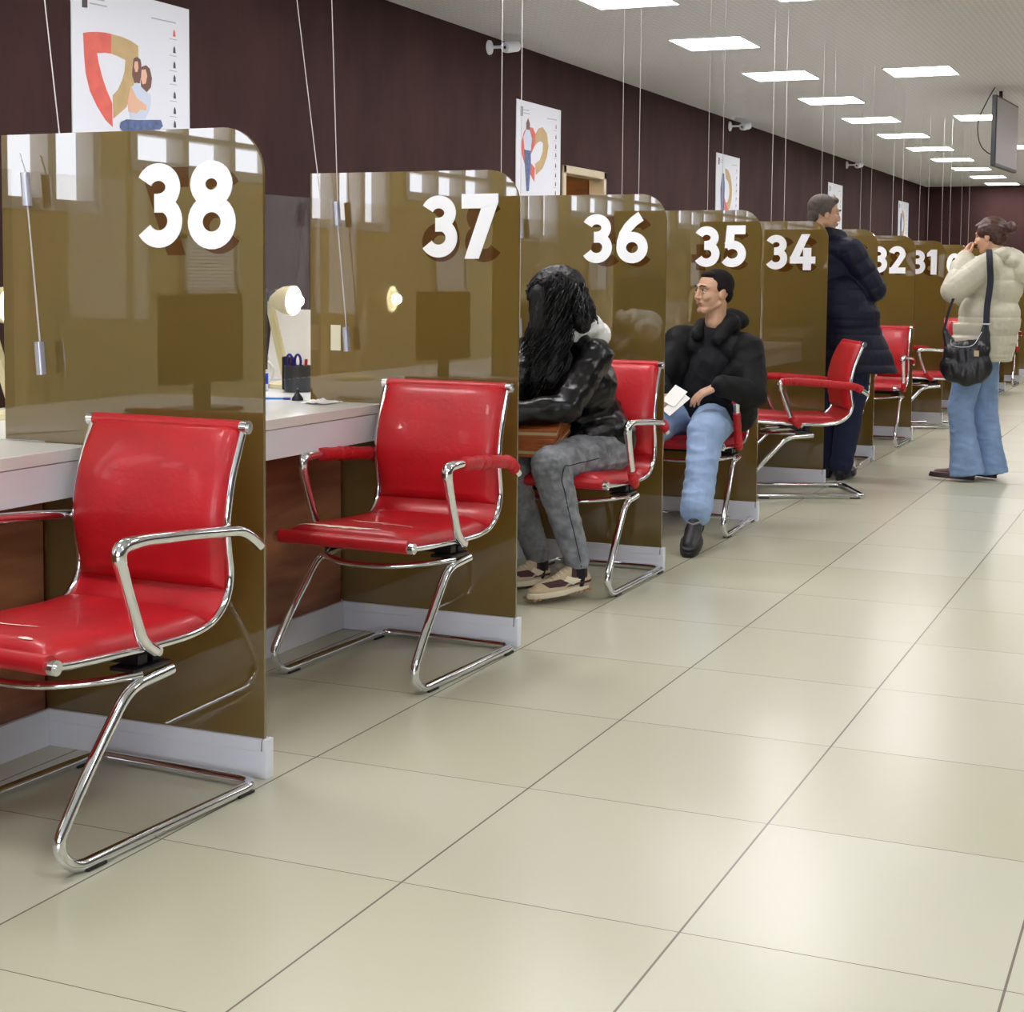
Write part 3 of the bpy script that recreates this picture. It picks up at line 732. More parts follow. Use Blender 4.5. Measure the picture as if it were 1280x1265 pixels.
    o = MB().bb(-3.27, -3.235, 5.26, 5.30, z, z+.13).build('stapler', M_DARKPL, None, loc=(-3.25, 5.28, z), bevel=.006); tag(o, 'black stapler standing upright between bottle and pencil cup', 'stapler')
    m = MB(); nn = 7; vs = []; random.seed(3)
    for i in range(nn):
        for j in range(nn):
            vs.append((-2.86+.1*i/(nn-1), 4.72+.1*j/(nn-1), z+.002+.012*abs(noise.noise(Vector((i*.7, j*.7, 1))))*math.sin(PI*i/(nn-1))*2))
    vs2 = [(a, b, c+.0012) for a, b, c in vs]
    F_ = [(i*nn+j, (i+1)*nn+j, (i+1)*nn+j+1, i*nn+j+1) for i in range(nn-1) for j in range(nn-1)]
    m.add(vs, F_); m.add(vs2, F_); o = m.build('paper_scrap', M_PAPER, None, loc=(-2.81, 4.77, z)); tag(o, 'crumpled scrap of white paper on the desk below number 37', 'paper')
    o = MB().bb(-2.835, -2.795, YK(37)-.0016, YK(37)-.0004, .99, 1.08).build('label_sticker', M_LABEL, None, loc=(-2.815, YK(37), 1.03)); tag(o, 'small cream rectangular sticker on the glass left of number 37', 'sticker')
    t = thing('paper_sheet', 'white paper sheet lying on the desk at the left edge by number 38', 'paper', (-3.05, 3.1, z+.001))
    MB().box((-3.05, 3.1, z+.001), (.21, .297, .001), Matrix.Rotation(.4, 3, 'Z')).build('sheet', M_PAPER, t, loc=t.location)
on_desk()

# ------------------------------------------------------------------ posters, cameras, TV
def poster(y0, z1, wd, ht, label, kind):
    t = thing('poster', label, 'poster', (WX, y0, z1-ht), 0, 'wall posters'); L = t.location
    x = WX+.001
    MB().bb(x, x+.006, y0, y0+wd, z1-ht, z1).build('board', M_POST, t, loc=L)
    def sh(pts, m, nm, d=1, sy=1.0, oy=0):
        MB().prism(pts, lambda u, v, dd: (dd, y0+oy+u*sy, z1+v), x+.0061+.0004*d, x+.0062+.0004*d+.0003).build(nm, m, t, loc=L)
    sh([(.082, -.05), (.126, -.05), (.124, -.128), (.081, -.132)], M_PDARK, 'emblem')
    sh([(.14, -.072), (.26, -.068), (.26, -.075), (.14, -.079)], M_PGREY, 'print_line'); sh([(.14, -.098), (.28, -.094), (.28, -.101), (.14, -.105)], M_PGREY, 'print_line')
    sh([(.654, -.094), (.875, -.089), (.875, -.096), (.654, -.101)], M_PGREY, 'print_line')
    for i, zz in enumerate([-.148, -.237, -.319, -.392, -.483, -.567, -.641, -.72, -.8]):
        if -zz > ht-.1: break
        yc = .86
        sh([(yc-.012, zz-.02), (yc+.012, zz-.02), (yc+.009, zz+.005), (yc, zz+.02), (yc-.009, zz+.005)], M_PRED if i == 0 else M_PDARK, 'icon')
        sh([(yc-.045, zz-.034), (yc+.02, zz-.034), (yc+.02, zz-.038), (yc-.045, zz-.038)], M_PGREY, 'print_line')
    if kind == 'shield':
        sh([(.087, -.258), (.132, -.247), (.198, -.237), (.265, -.231), (.312, -.231), (.31, -.332), (.263, -.334), (.196, -.344), (.208, -.39), (.236, -.46), (.269, -.52), (.315, -.584), (.317, -.707), (.258, -.675), (.192, -.613), (.135, -.54), (.104, -.455), (.093, -.363)], M_PRED, 'red_shape')
        sh([(.312, -.231), (.402, -.234), (.472, -.243), (.539, -.261), (.54, -.326), (.523, -.405), (.495, -.473), (.468, -.531), (.432, -.594), (.322, -.664), (.319, -.544), (.363, -.51), (.399, -.457), (.421, -.406), (.428, -.349), (.366, -.338), (.31, -.332)], M_PGOLD, 'gold_shape')
        sh([(.497, -.332), (.529, -.32), (.556, -.33), (.564, -.356), (.559, -.4), (.549, -.456), (.504, -.461), (.483, -.42), (.488, -.376)], M_PHAIR, 'printed_hair', 2)
        sh([(.506, -.347), (.532, -.343), (.538, -.375), (.528, -.399), (.51, -.401), (.499, -.375)], M_PSKIN, 'printed_face', 3)
        sh([(.564, -.367), (.605, -.354), (.637, -.369), (.655, -.417), (.645, -.467), (.603, -.5), (.558, -.472), (.554, -.423)], M_PHAIR, 'printed_hair', 3)
        sh([(.564, -.383), (.6, -.376), (.613, -.41), (.599, -.451), (.572, -.459), (.557, -.433)], M_PSKIN, 'printed_face', 4)
        sh([(.477, -.481), (.522, -.454), (.576, -.481), (.612, -.499), (.64, -.501), (.643, -.556), (.629, -.591), (.592, -.639), (.466, -.65), (.458, -.591), (.468, -.536)], M_PSHIRT, 'printed_shirt', 4)
        sh([(.469, -.476), (.521, -.536), (.602, -.566), (.602, -.593), (.547, -.593), (.52, -.618), (.449, -.614), (.441, -.555)], M_PSKIN, 'printed_arms', 5)
        sh([(.382, -.674), (.431, -.656), (.519, -.651), (.656, -.638), (.731, -.631), (.749, -.663), (.702, -.695), (.395, -.722), (.373, -.702)], M_PBLUE, 'printed_jeans', 5)
    elif kind == 'heart':
        sh([(.225, -.205), (.153, -.257), (.097, -.353), (.114, -.443), (.174, -.518), (.386, -.655), (.398, -.538), (.277, -.488), (.305, -.428), (.379, -.359), (.406, -.258), (.345, -.206)], M_PRED, 'red_shape')
        sh([(.391, -.26), (.466, -.201), (.557, -.181), (.652, -.226), (.692, -.329), (.657, -.426), (.567, -.527), (.415, -.595), (.397, -.503), (.503, -.461), (.563, -.386), (.567, -.315), (.514, -.302), (.438, -.325), (.379, -.359)], M_PGOLD, 'gold_shape')
        sh([(.238, -.135), (.278, -.177), (.275, -.23), (.2, -.23), (.2, -.177)], M_PHAIR, 'printed_hair', 2)
        sh([(.2, -.23), (.275, -.23), (.324, -.3), (.3, -.4), (.17, -.4), (.141, -.3)], M_PSHIRT, 'printed_shirt', 2)
        sh([(.3, -.4), (.307, -.498), (.268, -.737), (.215, -.74), (.174, -.507), (.16, -.4)], M_PBLUE, 'printed_jeans', 2)
    else:
        g = 1 if kind == 'ring' else .9
        sh([(.35+.0*i+.3*math.cos(a)*.9+.05, -.42+.26*math.sin(a)*g) for i, a in enumerate([math.radians(d) for d in range(100, -80, -12)])] + [(.40+.16*math.cos(a), -.42+.14*math.sin(a)) for a in [math.radians(d) for d in range(-80, 100, 12)]], M_PGOLD, 'gold_shape')
        sh([(.35, -.5), (.5, -.62), (.55, -.8), (.36, -.8)], M_PRED, 'red_shape', 2)
        sh([(.24, -.22), (.32, -.22), (.36, -.36), (.34, -.8), (.22, -.8), (.18, -.4)], M_PBLUE, 'printed_figure', 3)
poster(6.47, 2.72, 1.0, 1.35, 'white poster with a red and gold shield and two seated figures, above number 38', 'shield')
poster(12.04, 2.715, .97, 1.25, 'white poster with a red and gold heart, left of the doorway', 'heart')
poster(17.82, 2.715, .99, 1.25, 'white poster with a gold ring shape above number 35', 'ring')
poster(23.72, 2.72, 1.0, 1.25, 'white poster partly behind the head of the man in the navy coat', 'ring')
poster(29.6, 2.73, 1.05, 1.25, 'farthest white poster on the dark wall above number 32', 'ring')
def seccam(y, z, label):
    t = thing('security_camera', label, 'security camera', (WX, y, z), 0, 'wall security cameras'); L = t.location
    MB().lathe([(.058, 0), (.055, .014), (.02, .03)], L, 24, Matrix.Rotation(PI/2, 3, 'Y')).build('mount', M_WHITE, t, smooth=True, loc=L)
    MB().cyl((WX+.02, y, z), (WX+.17, y, z), .012, 12).build('bracket', M_WHITE, t, smooth=True, loc=L)
    Mr = Matrix.Rotation(math.radians(-20), 3, 'Z') @ Matrix.Rotation(math.radians(100), 3, 'X')
    MB().lathe([(.02, -.07), (.042, -.06), (.045, .05), (.04, .08), (.03, .08)], (WX+.2, y-.01, z-.005), 20, Mr).build('housing', M_WHITE, t, smooth=True, loc=L)
    MB().ell((WX+.2, y-.01, z-.005), (.032, .032, .088), Mr).build('lens', M_DARKPL, t, smooth=True, loc=L)
seccam(11.5, 3.055, 'white security camera high on the wall nearest the camera')
seccam(18.36, 3.06, 'white security camera on the wall above number 35')
seccam(25.0, 3.06, 'farthest white security camera on the wall, above number 33')
t = thing('television', 'flat television hanging edge-on from the ceiling over the aisle', 'television', (-1.9, 16.55, 3.04)); L = t.location
Mr = Matrix.Rotation(math.radians(-4), 3, 'Z')
MB().box((-1.905, 16.55, 2.71), (.045, 1.14, .68), Mr).build('housing', M_DARKPL, t, loc=L, bevel=.006)
MB().box((-1.881, 16.55, 2.715), (.003, 1.09, .63), Mr).build('screen', M_SCRN, t, loc=L)
MB().box((-1.945, 16.35, 2.7), (.04, .3, .2), Mr).build('mount_plate', M_DARKPL, t, loc=L)
MB().cyl((-1.955, 16.55, 2.8), (-1.955, 16.55, ZC), .018, 12).build('ceiling_pole', M_BRACK, t, smooth=True, loc=L)
MB().tube(catmull([(-1.97, 16.2, ZC), (-2.03, 16.1, 3.0), (-2.1, 16.05, 2.8), (-2.08, 16.05, 2.6), (-2.0, 16.1, 2.5), (-1.94, 16.2, 2.5)], 6), .005, 8).build('power_cord', M_DARKPL, t, smooth=True, loc=L)

# ------------------------------------------------------------------ people
def blob(name, mb, m, parent, loc, voxel=.006, smooth=4, disp=None, sf=.5):
    me = bpy.data.meshes.new(name); L = Vector(loc)
    me.from_pydata([tuple(Vector(p)-L) for p in mb.v], [], mb.f); me.update()
    bm = bmesh.new(); bm.from_mesh(me); bmesh.ops.recalc_face_normals(bm, faces=bm.faces); bm.to_mesh(me); bm.free()
    o = bpy.data.objects.new(name, me); COL.objects.link(o)
    r = o.modifiers.new('r', 'REMESH'); r.mode = 'VOXEL'; r.voxel_size = voxel
    if smooth: s = o.modifiers.new('s', 'SMOOTH'); s.iterations = smooth; s.factor = sf
    dg = bpy.context.evaluated_depsgraph_get(); ev = o.evaluated_get(dg)
    me2 = bpy.data.meshes.new_from_object(ev); o.modifiers.clear(); o.data = me2
    if disp:
        me2.update(); ns = [v.normal.copy() for v in me2.vertices]
        for v, n_ in zip(me2.vertices, ns): v.co += n_*disp(v.co+L, n_)
    me2.polygons.foreach_set('use_smooth', [True]*len(me2.polygons)); me2.materials.clear(); me2.materials.append(m); me2.name = name
    o.parent = parent
    return o
def frame(c, fdir, pitch=0, roll=0):
    d = Vector(fdir); y = math.atan2(-d.x, d.y)
    return Vector(c), Matrix.Rotation(y, 3, 'Z') @ Matrix.Rotation(math.radians(pitch), 3, 'X') @ Matrix.Rotation(math.radians(roll), 3, 'Y')
def head_skin(mb, fr, k=1.0, fine=True):
    c, M = fr; P = lambda *p: c + M @ (Vector(p)*k)
    def E(p, r, R=None): mb.ell(P(*p), tuple(a*k for a in r), M @ R if R else M)
    E((0, -.012, .032), (.073, .09, .08)); E((0, .02, -.025), (.063, .062, .08)); E((0, .05, -.084), (.03, .026, .022))
    for s in (-1, 1):
        mb.cap(P(s*.052, -.005, -.05), P(s*.018, .055, -.088), .018*k, .018*k)
        E((s*.036, .056, -.022), (.024, .024, .024)); E((s*.0735, -.01, -.004), (.009, .019, .031), Matrix.Rotation(.2, 3, 'X'))
        mb.cap(P(s*.012, .08, .03), P(s*.042, .066, .027), .012*k, .010*k)
        E((s*.031, .0755, .0005), (.014, .008, .007))
    mb.cap(P(0, .082, .018), P(0, .097, -.024), .0065*k, .0095*k); E((0, .090, -.029), (.0165, .012, .008))
    E((0, .071, -.055), (.026, .014, .016)); mb.cap(P(0, -.03, -.05), P(0, -.025, -.14), .05*k, .052*k)
def face_parts(body, fr, L, k=1.0, lipm=M_LIP, browm=M_HDARK):
    c, M = fr; P = lambda *p: c + M @ (Vector(p)*k)
    for s in (-1, 1):
        e = MB().ell(P(s*.031, .0715, .010), (.0125*k, .0105*k, .0062*k), M).build('eye', M_EYE, body, smooth=True, loc=L)
        MB().ell(P(s*.031, .0790, .010), (.0052*k, .0042*k, .0052*k), M).build('iris', M_IRIS, e, smooth=True, loc=L)
        MB().tube([P(s*.014, .0915, .029), P(s*.03, .090, .034), P(s*.048, .074, .030)], [.0035*k, .004*k, .002*k], 8).build('eyebrow', browm, body, smooth=True, loc=L)
    MB().tube([P(-.023, .078, -.054), P(-.01, .086, -.0515), P(0, .087, -.053), P(.01, .086, -.0515), P(.023, .078, -.054)], [.002*k, .0045*k, .004*k, .0045*k, .002*k], 8).tube([P(-.02, .078, -.056), P(0, .0855, -.0605), P(.02, .078, -.056)], [.002*k, .0058*k, .002*k], 8).build('lips', lipm, body, smooth=True, loc=L)
def hand(mb, wrist, d, nrm, side=1, curl=.5, k=1.0):
    d = Vector(d).normalized(); n_ = Vector(nrm); n_ = (n_-d*n_.dot(d)).normalized(); w_ = d.cross(n_)*side; wr = Vector(wrist)
    for i, (off, ln) in enumerate(((-.03, .074), (-.010, .083), (.010, .078), (.029, .06))):
        kn = wr + d*(.088-.004*abs(i-1))*k + w_*off*k
        mb.cap(wr + w_*off*.5*k + d*.01, kn, .014*k, .0105*k)
        p = kn; dd = d.copy(); Rm = Matrix.Rotation(curl*(.7+.12*i), 3, w_) if True else None
        if (Rm @ d).dot(n_) < 0: Rm = Matrix.Rotation(-curl*(.7+.12*i), 3, w_)
        for s_, r0, r1 in ((.45, .0095, .0086), (.31, .0086, .008), (.24, .008, .0068)):
            dd = Rm @ dd; q = p + dd*ln*s_*k; mb.cap(p, q, r0*k, r1*k, 10); p = q
    tb = wr + d*.022*k - w_*.026*k; t1 = tb + (d*.7-w_*.55+n_*.35).normalized()*.042*k; t2 = t1 + (d*.9-w_*.2+n_*.3).normalized()*.032*k; t3 = t2 + (d+n_*.2).normalized()*.024*k
    mb.cap(tb, t1, .015*k, .012*k); mb.cap(t1, t2, .0115*k, .010*k); mb.cap(t2, t3, .010*k, .008*k)
def body_mb(J, k=1.0):
    mb = MB(); v = {a: Vector(b) for a, b in J.items()}
    hc = (v['hipL']+v['hipR'])/2; sc_ = (v['shL']+v['shR'])/2
    mb.cap(v['hipL'], v['hipR'], .085*k, .085*k); mb.cap(hc, hc.lerp(sc_, .45), .105*k, .095*k); mb.cap(hc.lerp(sc_, .45), hc.lerp(sc_, .8), .1*k, .1*k)
    mb.cap(v['shL'].lerp(v['shR'], .15), v['shR'].lerp(v['shL'], .15), .058*k, .058*k); mb.cap(sc_, v['neck'], .06*k, .05*k)
    for s in 'LR':
        mb.cap(v['sh'+s], v['el'+s], .046*k, .037*k); mb.cap(v['el'+s], v['wr'+s], .036*k, .026*k)
        mb.cap(v['hip'+s], v['kn'+s], .075*k, .05*k); mb.cap(v['kn'+s], v['an'+s], .048*k, .035*k)
        mb.cap(v['an'+s]-Vector((0, 0, .03)), v['toe'+s].lerp(v['an'+s], .4)-Vector((0, 0, .005)), .028*k, .016*k)
    return mb
def segdist(p, segs):
    best = (9, 0, 0)
    for i, (a, b) in enumerate(segs):
        a = Vector(a); b = Vector(b); d = b-a; t = max(0, min(1, (p-a).dot(d)/d.length_squared)); q = a+d*t; r = (p-q).length
        if r < best[0]: best = (r, t*d.length, i)
    return best
def quilt(axes, pitch, amp, armsegs, armr=.09):
    def f(p, n_):
        r, t, i = segdist(p, armsegs) if armsegs else (9, 0, 0)
        h = t if r < armr else p.z
        return amp*(abs(math.sin(PI*h/pitch))**.45) - amp*.5 + .004*noise.noise(p*14)
    return f
def folds(amp, sc=9, st=(1, 1, 1)):
    def f(p, n_):
        q = Vector((p.x*st[0], p.y*st[1], p.z*st[2]))*sc
        return amp*(1-2*abs(noise.noise(q))) + amp*.5*noise.noise(q*2.7)
    return f
def shoe(name, an, toe, parent, L, upm, solem, w_=.046, h=.075, lab=None, solet=.028, high=0, mids=None):
    a = Vector(an); t_ = Vector(toe); d = t_-a; d.z = 0; dl = d.length; u = d.normalized(); s_ = Vector((-u.y, u.x, 0)); g = Vector((0, 0, 1))
    pitch = math.atan2(t_.z - (a.z-.09), dl)
    def P(x, y, z): return Vector((a.x, a.y, a.z-.09)) + (u*math.cos(pitch)+g*math.sin(pitch))*x + s_*y + (g*math.cos(pitch)-u*math.sin(pitch))*z
    so = MB(); out = []
    Ln = .285
    for i in range(28):
        th = 2*PI*i/28; c_, s2 = math.cos(th), math.sin(th)
        x = .085 + c_*Ln/2; wd = w_*(1.0 if c_ > 0 else .8)*(1-.12*math.cos(th*1.0-PI))
        out.append((x, s2*abs(s2)**-.12*wd if abs(s2) > .01 else 0))
    so.prism(out, lambda x, y, z: P(x, y, z), 0, solet)
    up_ = MB(); z0 = solet
    up_.cap(P(-.03, 0, z0+.018), P(.06, 0, z0+.02), w_*.72, w_*.8); up_.cap(P(.06, 0, z0+.014), P(.175, 0, z0+.004), w_*.82, w_*.62)
    up_.cap(P(-.022, 0, z0+.04), P(-.018, 0, z0+h-.02), w_*.68, w_*.6); up_.cap(P(-.0, 0, z0+h-.03), P(.1, 0, z0+.02), w_*.64, w_*.6)
    up_.prism([(x*.97+.002, y*.94) for x, y in out], lambda x, y, z: P(x, y, z), solet*.6, solet+.014)
    o = blob(name, up_, upm, parent, L, .004, 3)
    if lab: o['label'] = lab
    sm = so.build('sole', solem, o, loc=L, bevel=.009)
    return o, P
def person(label, J, base):
    t = thing('person', label, 'person', base); return t

# --- 1: seated woman in the black leather jacket (chair 36)
def woman_leather():
    J = dict(hipL=(-2.25, 6.13, .545), hipR=(-2.43, 6.17, .545), shL=(-2.245, 5.99, .945), shR=(-2.55, 6.06, .945), neck=(-2.40, 5.99, 1.03),
             elL=(-2.30, 5.80, .74), wrL=(-2.50, 5.66, .72), elR=(-2.55, 5.86, .77), wrR=(-2.53, 5.62, .755),
             knL=(-2.32, 5.70, .525), knR=(-2.53, 5.76, .505), anL=(-2.22, 5.735, .125), anR=(-2.47, 5.93, .10), toeL=(-2.34, 5.555, .02), toeR=(-2.53, 5.74, .02))
    t = person('seated woman with long black hair in a black leather jacket and grey jeans', J, (-2.35, 6.1, 0)); L = t.location
    mb = body_mb(J, .92); fr = frame((-2.425, 5.95, 1.165), (-.97, -.22, 0), -16)
    head_skin(mb, fr, .97); hand(mb, J['wrL'], (-.8, -.4, -.1), (0, 0, -1), 1, .5, .92); hand(mb, J['wrR'], (-.4, -.8, -.1), (0, 0, -1), -1, .5, .92)
    b = blob('body', mb, M_SKIN2, t, L, .0055, 2); face_parts(b, fr, L, .97)
    V = {a: Vector(c) for a, c in J.items()}
    j = MB(); hc = (V['hipL']+V['hipR'])/2; sc_ = (V['shL']+V['shR'])/2
    j.cap(V['hipL']+Vector((-.01, .03, .05)), V['hipR']+Vector((0, .03, .05)), .12, .12); j.cap(hc+Vector((0, .03, .1)), sc_+Vector((0, .03, -.08)), .145, .15)
    j.cap(V['shL']+Vector((-.03, .02, -.02)), V['shR']+Vector((.03, .02, -.02)), .07, .07); j.ell(sc_+Vector((.02, .05, -.13)), (.18, .14, .16)); j.cap(sc_+Vector((0, .03, .0)), V['neck']+Vector((0, .02, -.02)), .085, .062)
    j.cap(V['shL'], V['elL'], .068, .06); j.cap(V['elL'], V['wrL'], .058, .044); j.cap(V['shR'], V['elR'], .078, .066); j.cap(V['elR'], V['wrR'], .064, .046)
    j.cap(V['hipL']+Vector((.0, .02, .09)), (-2.28, 5.98, .60), .085, .05)
    j.cap(V['neck']+Vector((.075, .0, -.04)), V['neck']+Vector((.02, .085, -.02)), .045, .045); j.cap(V['neck']+Vector((.075, .0, -.04)), V['shL']+Vector((-.04, .0, .0)), .05, .06)
    blob('leather_jacket', j, M_LEATH, t, L, .006, 5, folds(.008, 9, (1, 1, 1.5)))
    p = MB(); p.cap(V['hipL'], V['hipR'], .105, .105)
    for s in 'LR':
        p.cap(V['hip'+s], V['kn'+s], .1, .078); p.cap(V['kn'+s]+Vector((0, 0, -.01)), V['kn'+s].lerp(V['an'+s], .35), .077, .068); p.cap(V['kn'+s].lerp(V['an'+s], .3), V['an'+s]+Vector((0, 0, .03)), .067, .05)
    jo = blob('jeans', p, M_GJEAN, t, L, .006, 3, folds(.003, 16, (1, 1, 2.4)))
    bv = BVHTree.FromPolygons([v.co+L for v in jo.data.vertices], [tuple(f.vertices) for f in jo.data.polygons])
    side = Vector((.72, -.69, 0)).normalized(); pts = []
    for a, c, u0, u1, n_ in ((V['hipL'], V['knL'], .35, .93, 8), (V['knL'], V['anL'], .12, .98, 9)):
        for i in range(n_+1):
            q = a.lerp(c, u0+(u1-u0)*i/n_); h = bv.ray_cast(q+side*.3, -side)
            if h[0]: pts.append(h[0]+side*.001)
    MB().tube(catmull(pts, 3), .0022, 6).build('side_seam', M_DJEAN, jo, smooth=True, loc=L)
    for s, lab in (('L', 'beige and maroon sneaker with laces'), ('R', 'beige and maroon sneaker further left')):
        MB().cap(V['an'+s]+Vector((0, 0, .03)), V['an'+s]+Vector((0, 0, -.05)), .04, .038).build('sock', M_TEE, t, smooth=True, loc=L)
        o, P = shoe('sneaker', J['an'+s], J['toe'+s], t, L, M_BEIGE, M_OFFW, .049, .09, lab, .023)
        bv2 = BVHTree.FromPolygons([v.co+L for v in o.data.vertices], [tuple(f.vertices) for f in o.data.polygons])
        def patch(nm, poly, m, off=.0015, sg=1):
            # polygon in (along, height) laid on the outer side of the shoe
            N = 8; res = MB(); x0 = min(a for a, _ in poly); x1 = max(a for a, _ in poly)
            def inside_span(x):
                zs = []
                for i in range(len(poly)):
                    (xa, za), (xb, zb) = poly[i], poly[(i+1) % len(poly)]
                    if (xa-x)*(xb-x) <= 0 and xa != xb: zs.append(za+(zb-za)*(x-xa)/(xb-xa))
                return (min(zs), max(zs)) if len(zs) >= 2 else None
            cols = []
            for i in range(N*2+1):
                x = x0+(x1-x0)*(i+.001)/(N*2+.002); sp = inside_span(x)
                if not sp: continue
                col = []
                for k_ in range(7):
                    z = sp[0]+(sp[1]-sp[0])*k_/6; org = P(x, sg*.14, z); dr_ = (P(x, 0, z)-org).normalized(); h = bv2.ray_cast(org, dr_)
                    if not h[0]: break
                    col.append(h[0]-dr_*off)
                if len(col) == 7: cols.append(col)
            if len(cols) < 2: return
            vs = [q for c_ in cols for q in c_]; W = 7
            fs = [(i*W+k_, (i+1)*W+k_, (i+1)*W+k_+1, i*W+k_+1) for i in range(len(cols)-1) for k_ in range(W-1)]
            res.add(vs, fs); res.build(nm, m, o, smooth=True, loc=L)
        for sg in (1, -1):
            patch('maroon_panel', [(-.03, .05), (-.045, .09), (.03, .10), (.045, .062)], M_MAROON, .0014, sg)
            patch('maroon_toe_panel', [(.06, .045), (.09, .062), (.17, .056), (.15, .038), (.08, .036)], M_MAROON, .0014, sg)
            patch('maroon_stripe', [(-.06, .03), (-.06, .042), (.06, .036), (.08, .030)], M_MAROON, .0020, sg)
            patch('white_badge', [(.0, .048), (.06, .07), (.08, .055), (.04, .034)], M_OFFW, .0026, sg)
        lm = MB()
        for i in range(5):
            x = .055+.018*i; q = []
            for yy in (-.02, 0, .02):
                h = bv2.ray_cast(P(x, yy, .2), (P(x, yy, 0)-P(x, yy, .2)).normalized())
                if h[0]: q.append(h[0])
            if len(q) == 3: lm.tube(q, .0028, 6)
        lm.build('laces', M_OFFW, o, smooth=True, loc=L)
        tr = MB()
        for i in range(12): tr.box(P(-.045+.024*i, 0, -.0), (.012, .075, .006), Matrix.Rotation(math.atan2((V['toe'+s]-V['an'+s]).y, (V['toe'+s]-V['an'+s]).x), 3, 'Z'))
        tr.build('tread', M_GUM, o, loc=L)
    # hood of the sweatshirt lying on the back
    h = MB(); c = Vector((-2.33, 6.09, 1.055))
    h.ell(c, (.075, .06, .055), Matrix.Rotation(-.5, 3, 'X')); h.ell(c+Vector((.03, .045, -.035)), (.06, .05, .055)); h.ell(c+Vector((-.06, -.02, .01)), (.06, .06, .05)); h.cap(c+Vector((.0, -.06, .01)), c+Vector((-.12, -.06, .02)), .035, .04)
    h.ell(c+Vector((.055, .06, -.045)), (.025, .03, .03)); h.cap(c+Vector((.03, -.03, -.0)), c+Vector((.0, -.15, -.03)), .04, .03)
    blob('hood', h, M_WHOOD, t, L, .005, 3, folds(.004, 22))['label'] = 'white hood hanging over the jacket'
    # hair
    hc_, Mh = fr; P = lambda *p: hc_ + Mh @ Vector(p)
    hr = MB(); hr.ell(P(0, -.03, .034), (.096, .118, .096), Mh); hr.cap(P(-.06, .03, .03), P(-.078, .06, -.13), .045, .05); hr.cap(P(-.078, .06, -.13), P(-.085, .11, -.30), .05, .04); hr.ell(P(0, .045, .06), (.055, .04, .035), Mh); hr.cap(P(-.02, -.1, -.03), P(-.05, -.10, -.13), .05, .035); hr.cap(P(-.04, -.03, .0), P(-.065, .0, -.16), .06, .05); hr.cap(P(.04, -.03, 0), P(.075, .02, -.16), .06, .055)
    hr.cap(P(0, -.06, -.02), P(0, -.075, -.13), .062, .045)
    hr.cap(P(-.065, .0, -.15), P(-.10, .07, -.30), .055, .045); hr.cap(P(.075, .02, -.15), P(.09, .1, -.32), .055, .04)
    hair = blob('hair', hr, M_HBLACK, t, L, .006, 8, folds(.004, 40, (1, 1, .3)))
    random.seed(11); st = MB()
    for i in range(680):
        a = random.uniform(0, 2*PI); sx = math.cos(a); sy = math.sin(a)
        if sy > .55 and sx > -.3: continue
        e = random.uniform(.1, 1.2); p0 = Vector((.092*sx*math.cos(e*.6), -.022+.108*sy*math.cos(e*.6), .036+.09*math.sin(e*.6)))
        ln = random.uniform(.22, .42) if sy > -.6 else random.uniform(.12, .2); path = []; ph = random.uniform(0, 6); fq = random.uniform(22, 34); am = random.uniform(.008, .018)
        for k_ in range(15):
            u = k_/14; z = p0.z - ln*u
            fwd = .13*u*u if sy > -.6 else 0
            path.append(P(p0.x*(1+(.62 if sx < -.2 else .25)*u)+am*math.sin(ph+fq*u*ln*2), p0.y+fwd*(.6+.5*abs(sx))+am*math.cos(ph+fq*u*ln*2)-.02*u, z))
        st.tube(path, [.0042*(1-.55*(k_/14)) for k_ in range(15)], 4)
    st.build('hair_locks', M_HBLACK, hair, smooth=True, loc=L)
woman_leather()
# tan folders on her lap
for i, (dz, lab) in enumerate(((.0, 'bottom tan leather folder of the pile on the seated woman\'s lap'), (.037, 'middle tan leather folder of the pile on the seated woman\'s lap'), (.074, 'top tan leather folder of the pile on the seated woman\'s lap'))):
    c = Vector((-2.46, 5.83, .605+dz)); t = thing('folder', lab, 'folder', c, 0, 'tan folders on the lap')
    Mr = Matrix.Rotation(math.radians(7+4*i), 3, 'Z') @ Matrix.Rotation(math.radians(13), 3, 'X')
    MB().box(c+Vector((0, 0, .013)), (.25, .32, .012), Mr).box(c+Vector((0, 0, -.011)), (.25, .32, .012), Mr).build('cover', M_FOLD, t, loc=c, bevel=.002)
    MB().box(c+Vector((0, 0, .001)), (.243, .313, .012), Mr).build('pages', M_PAGES if i != 1 else M_FOLD, t, loc=c)

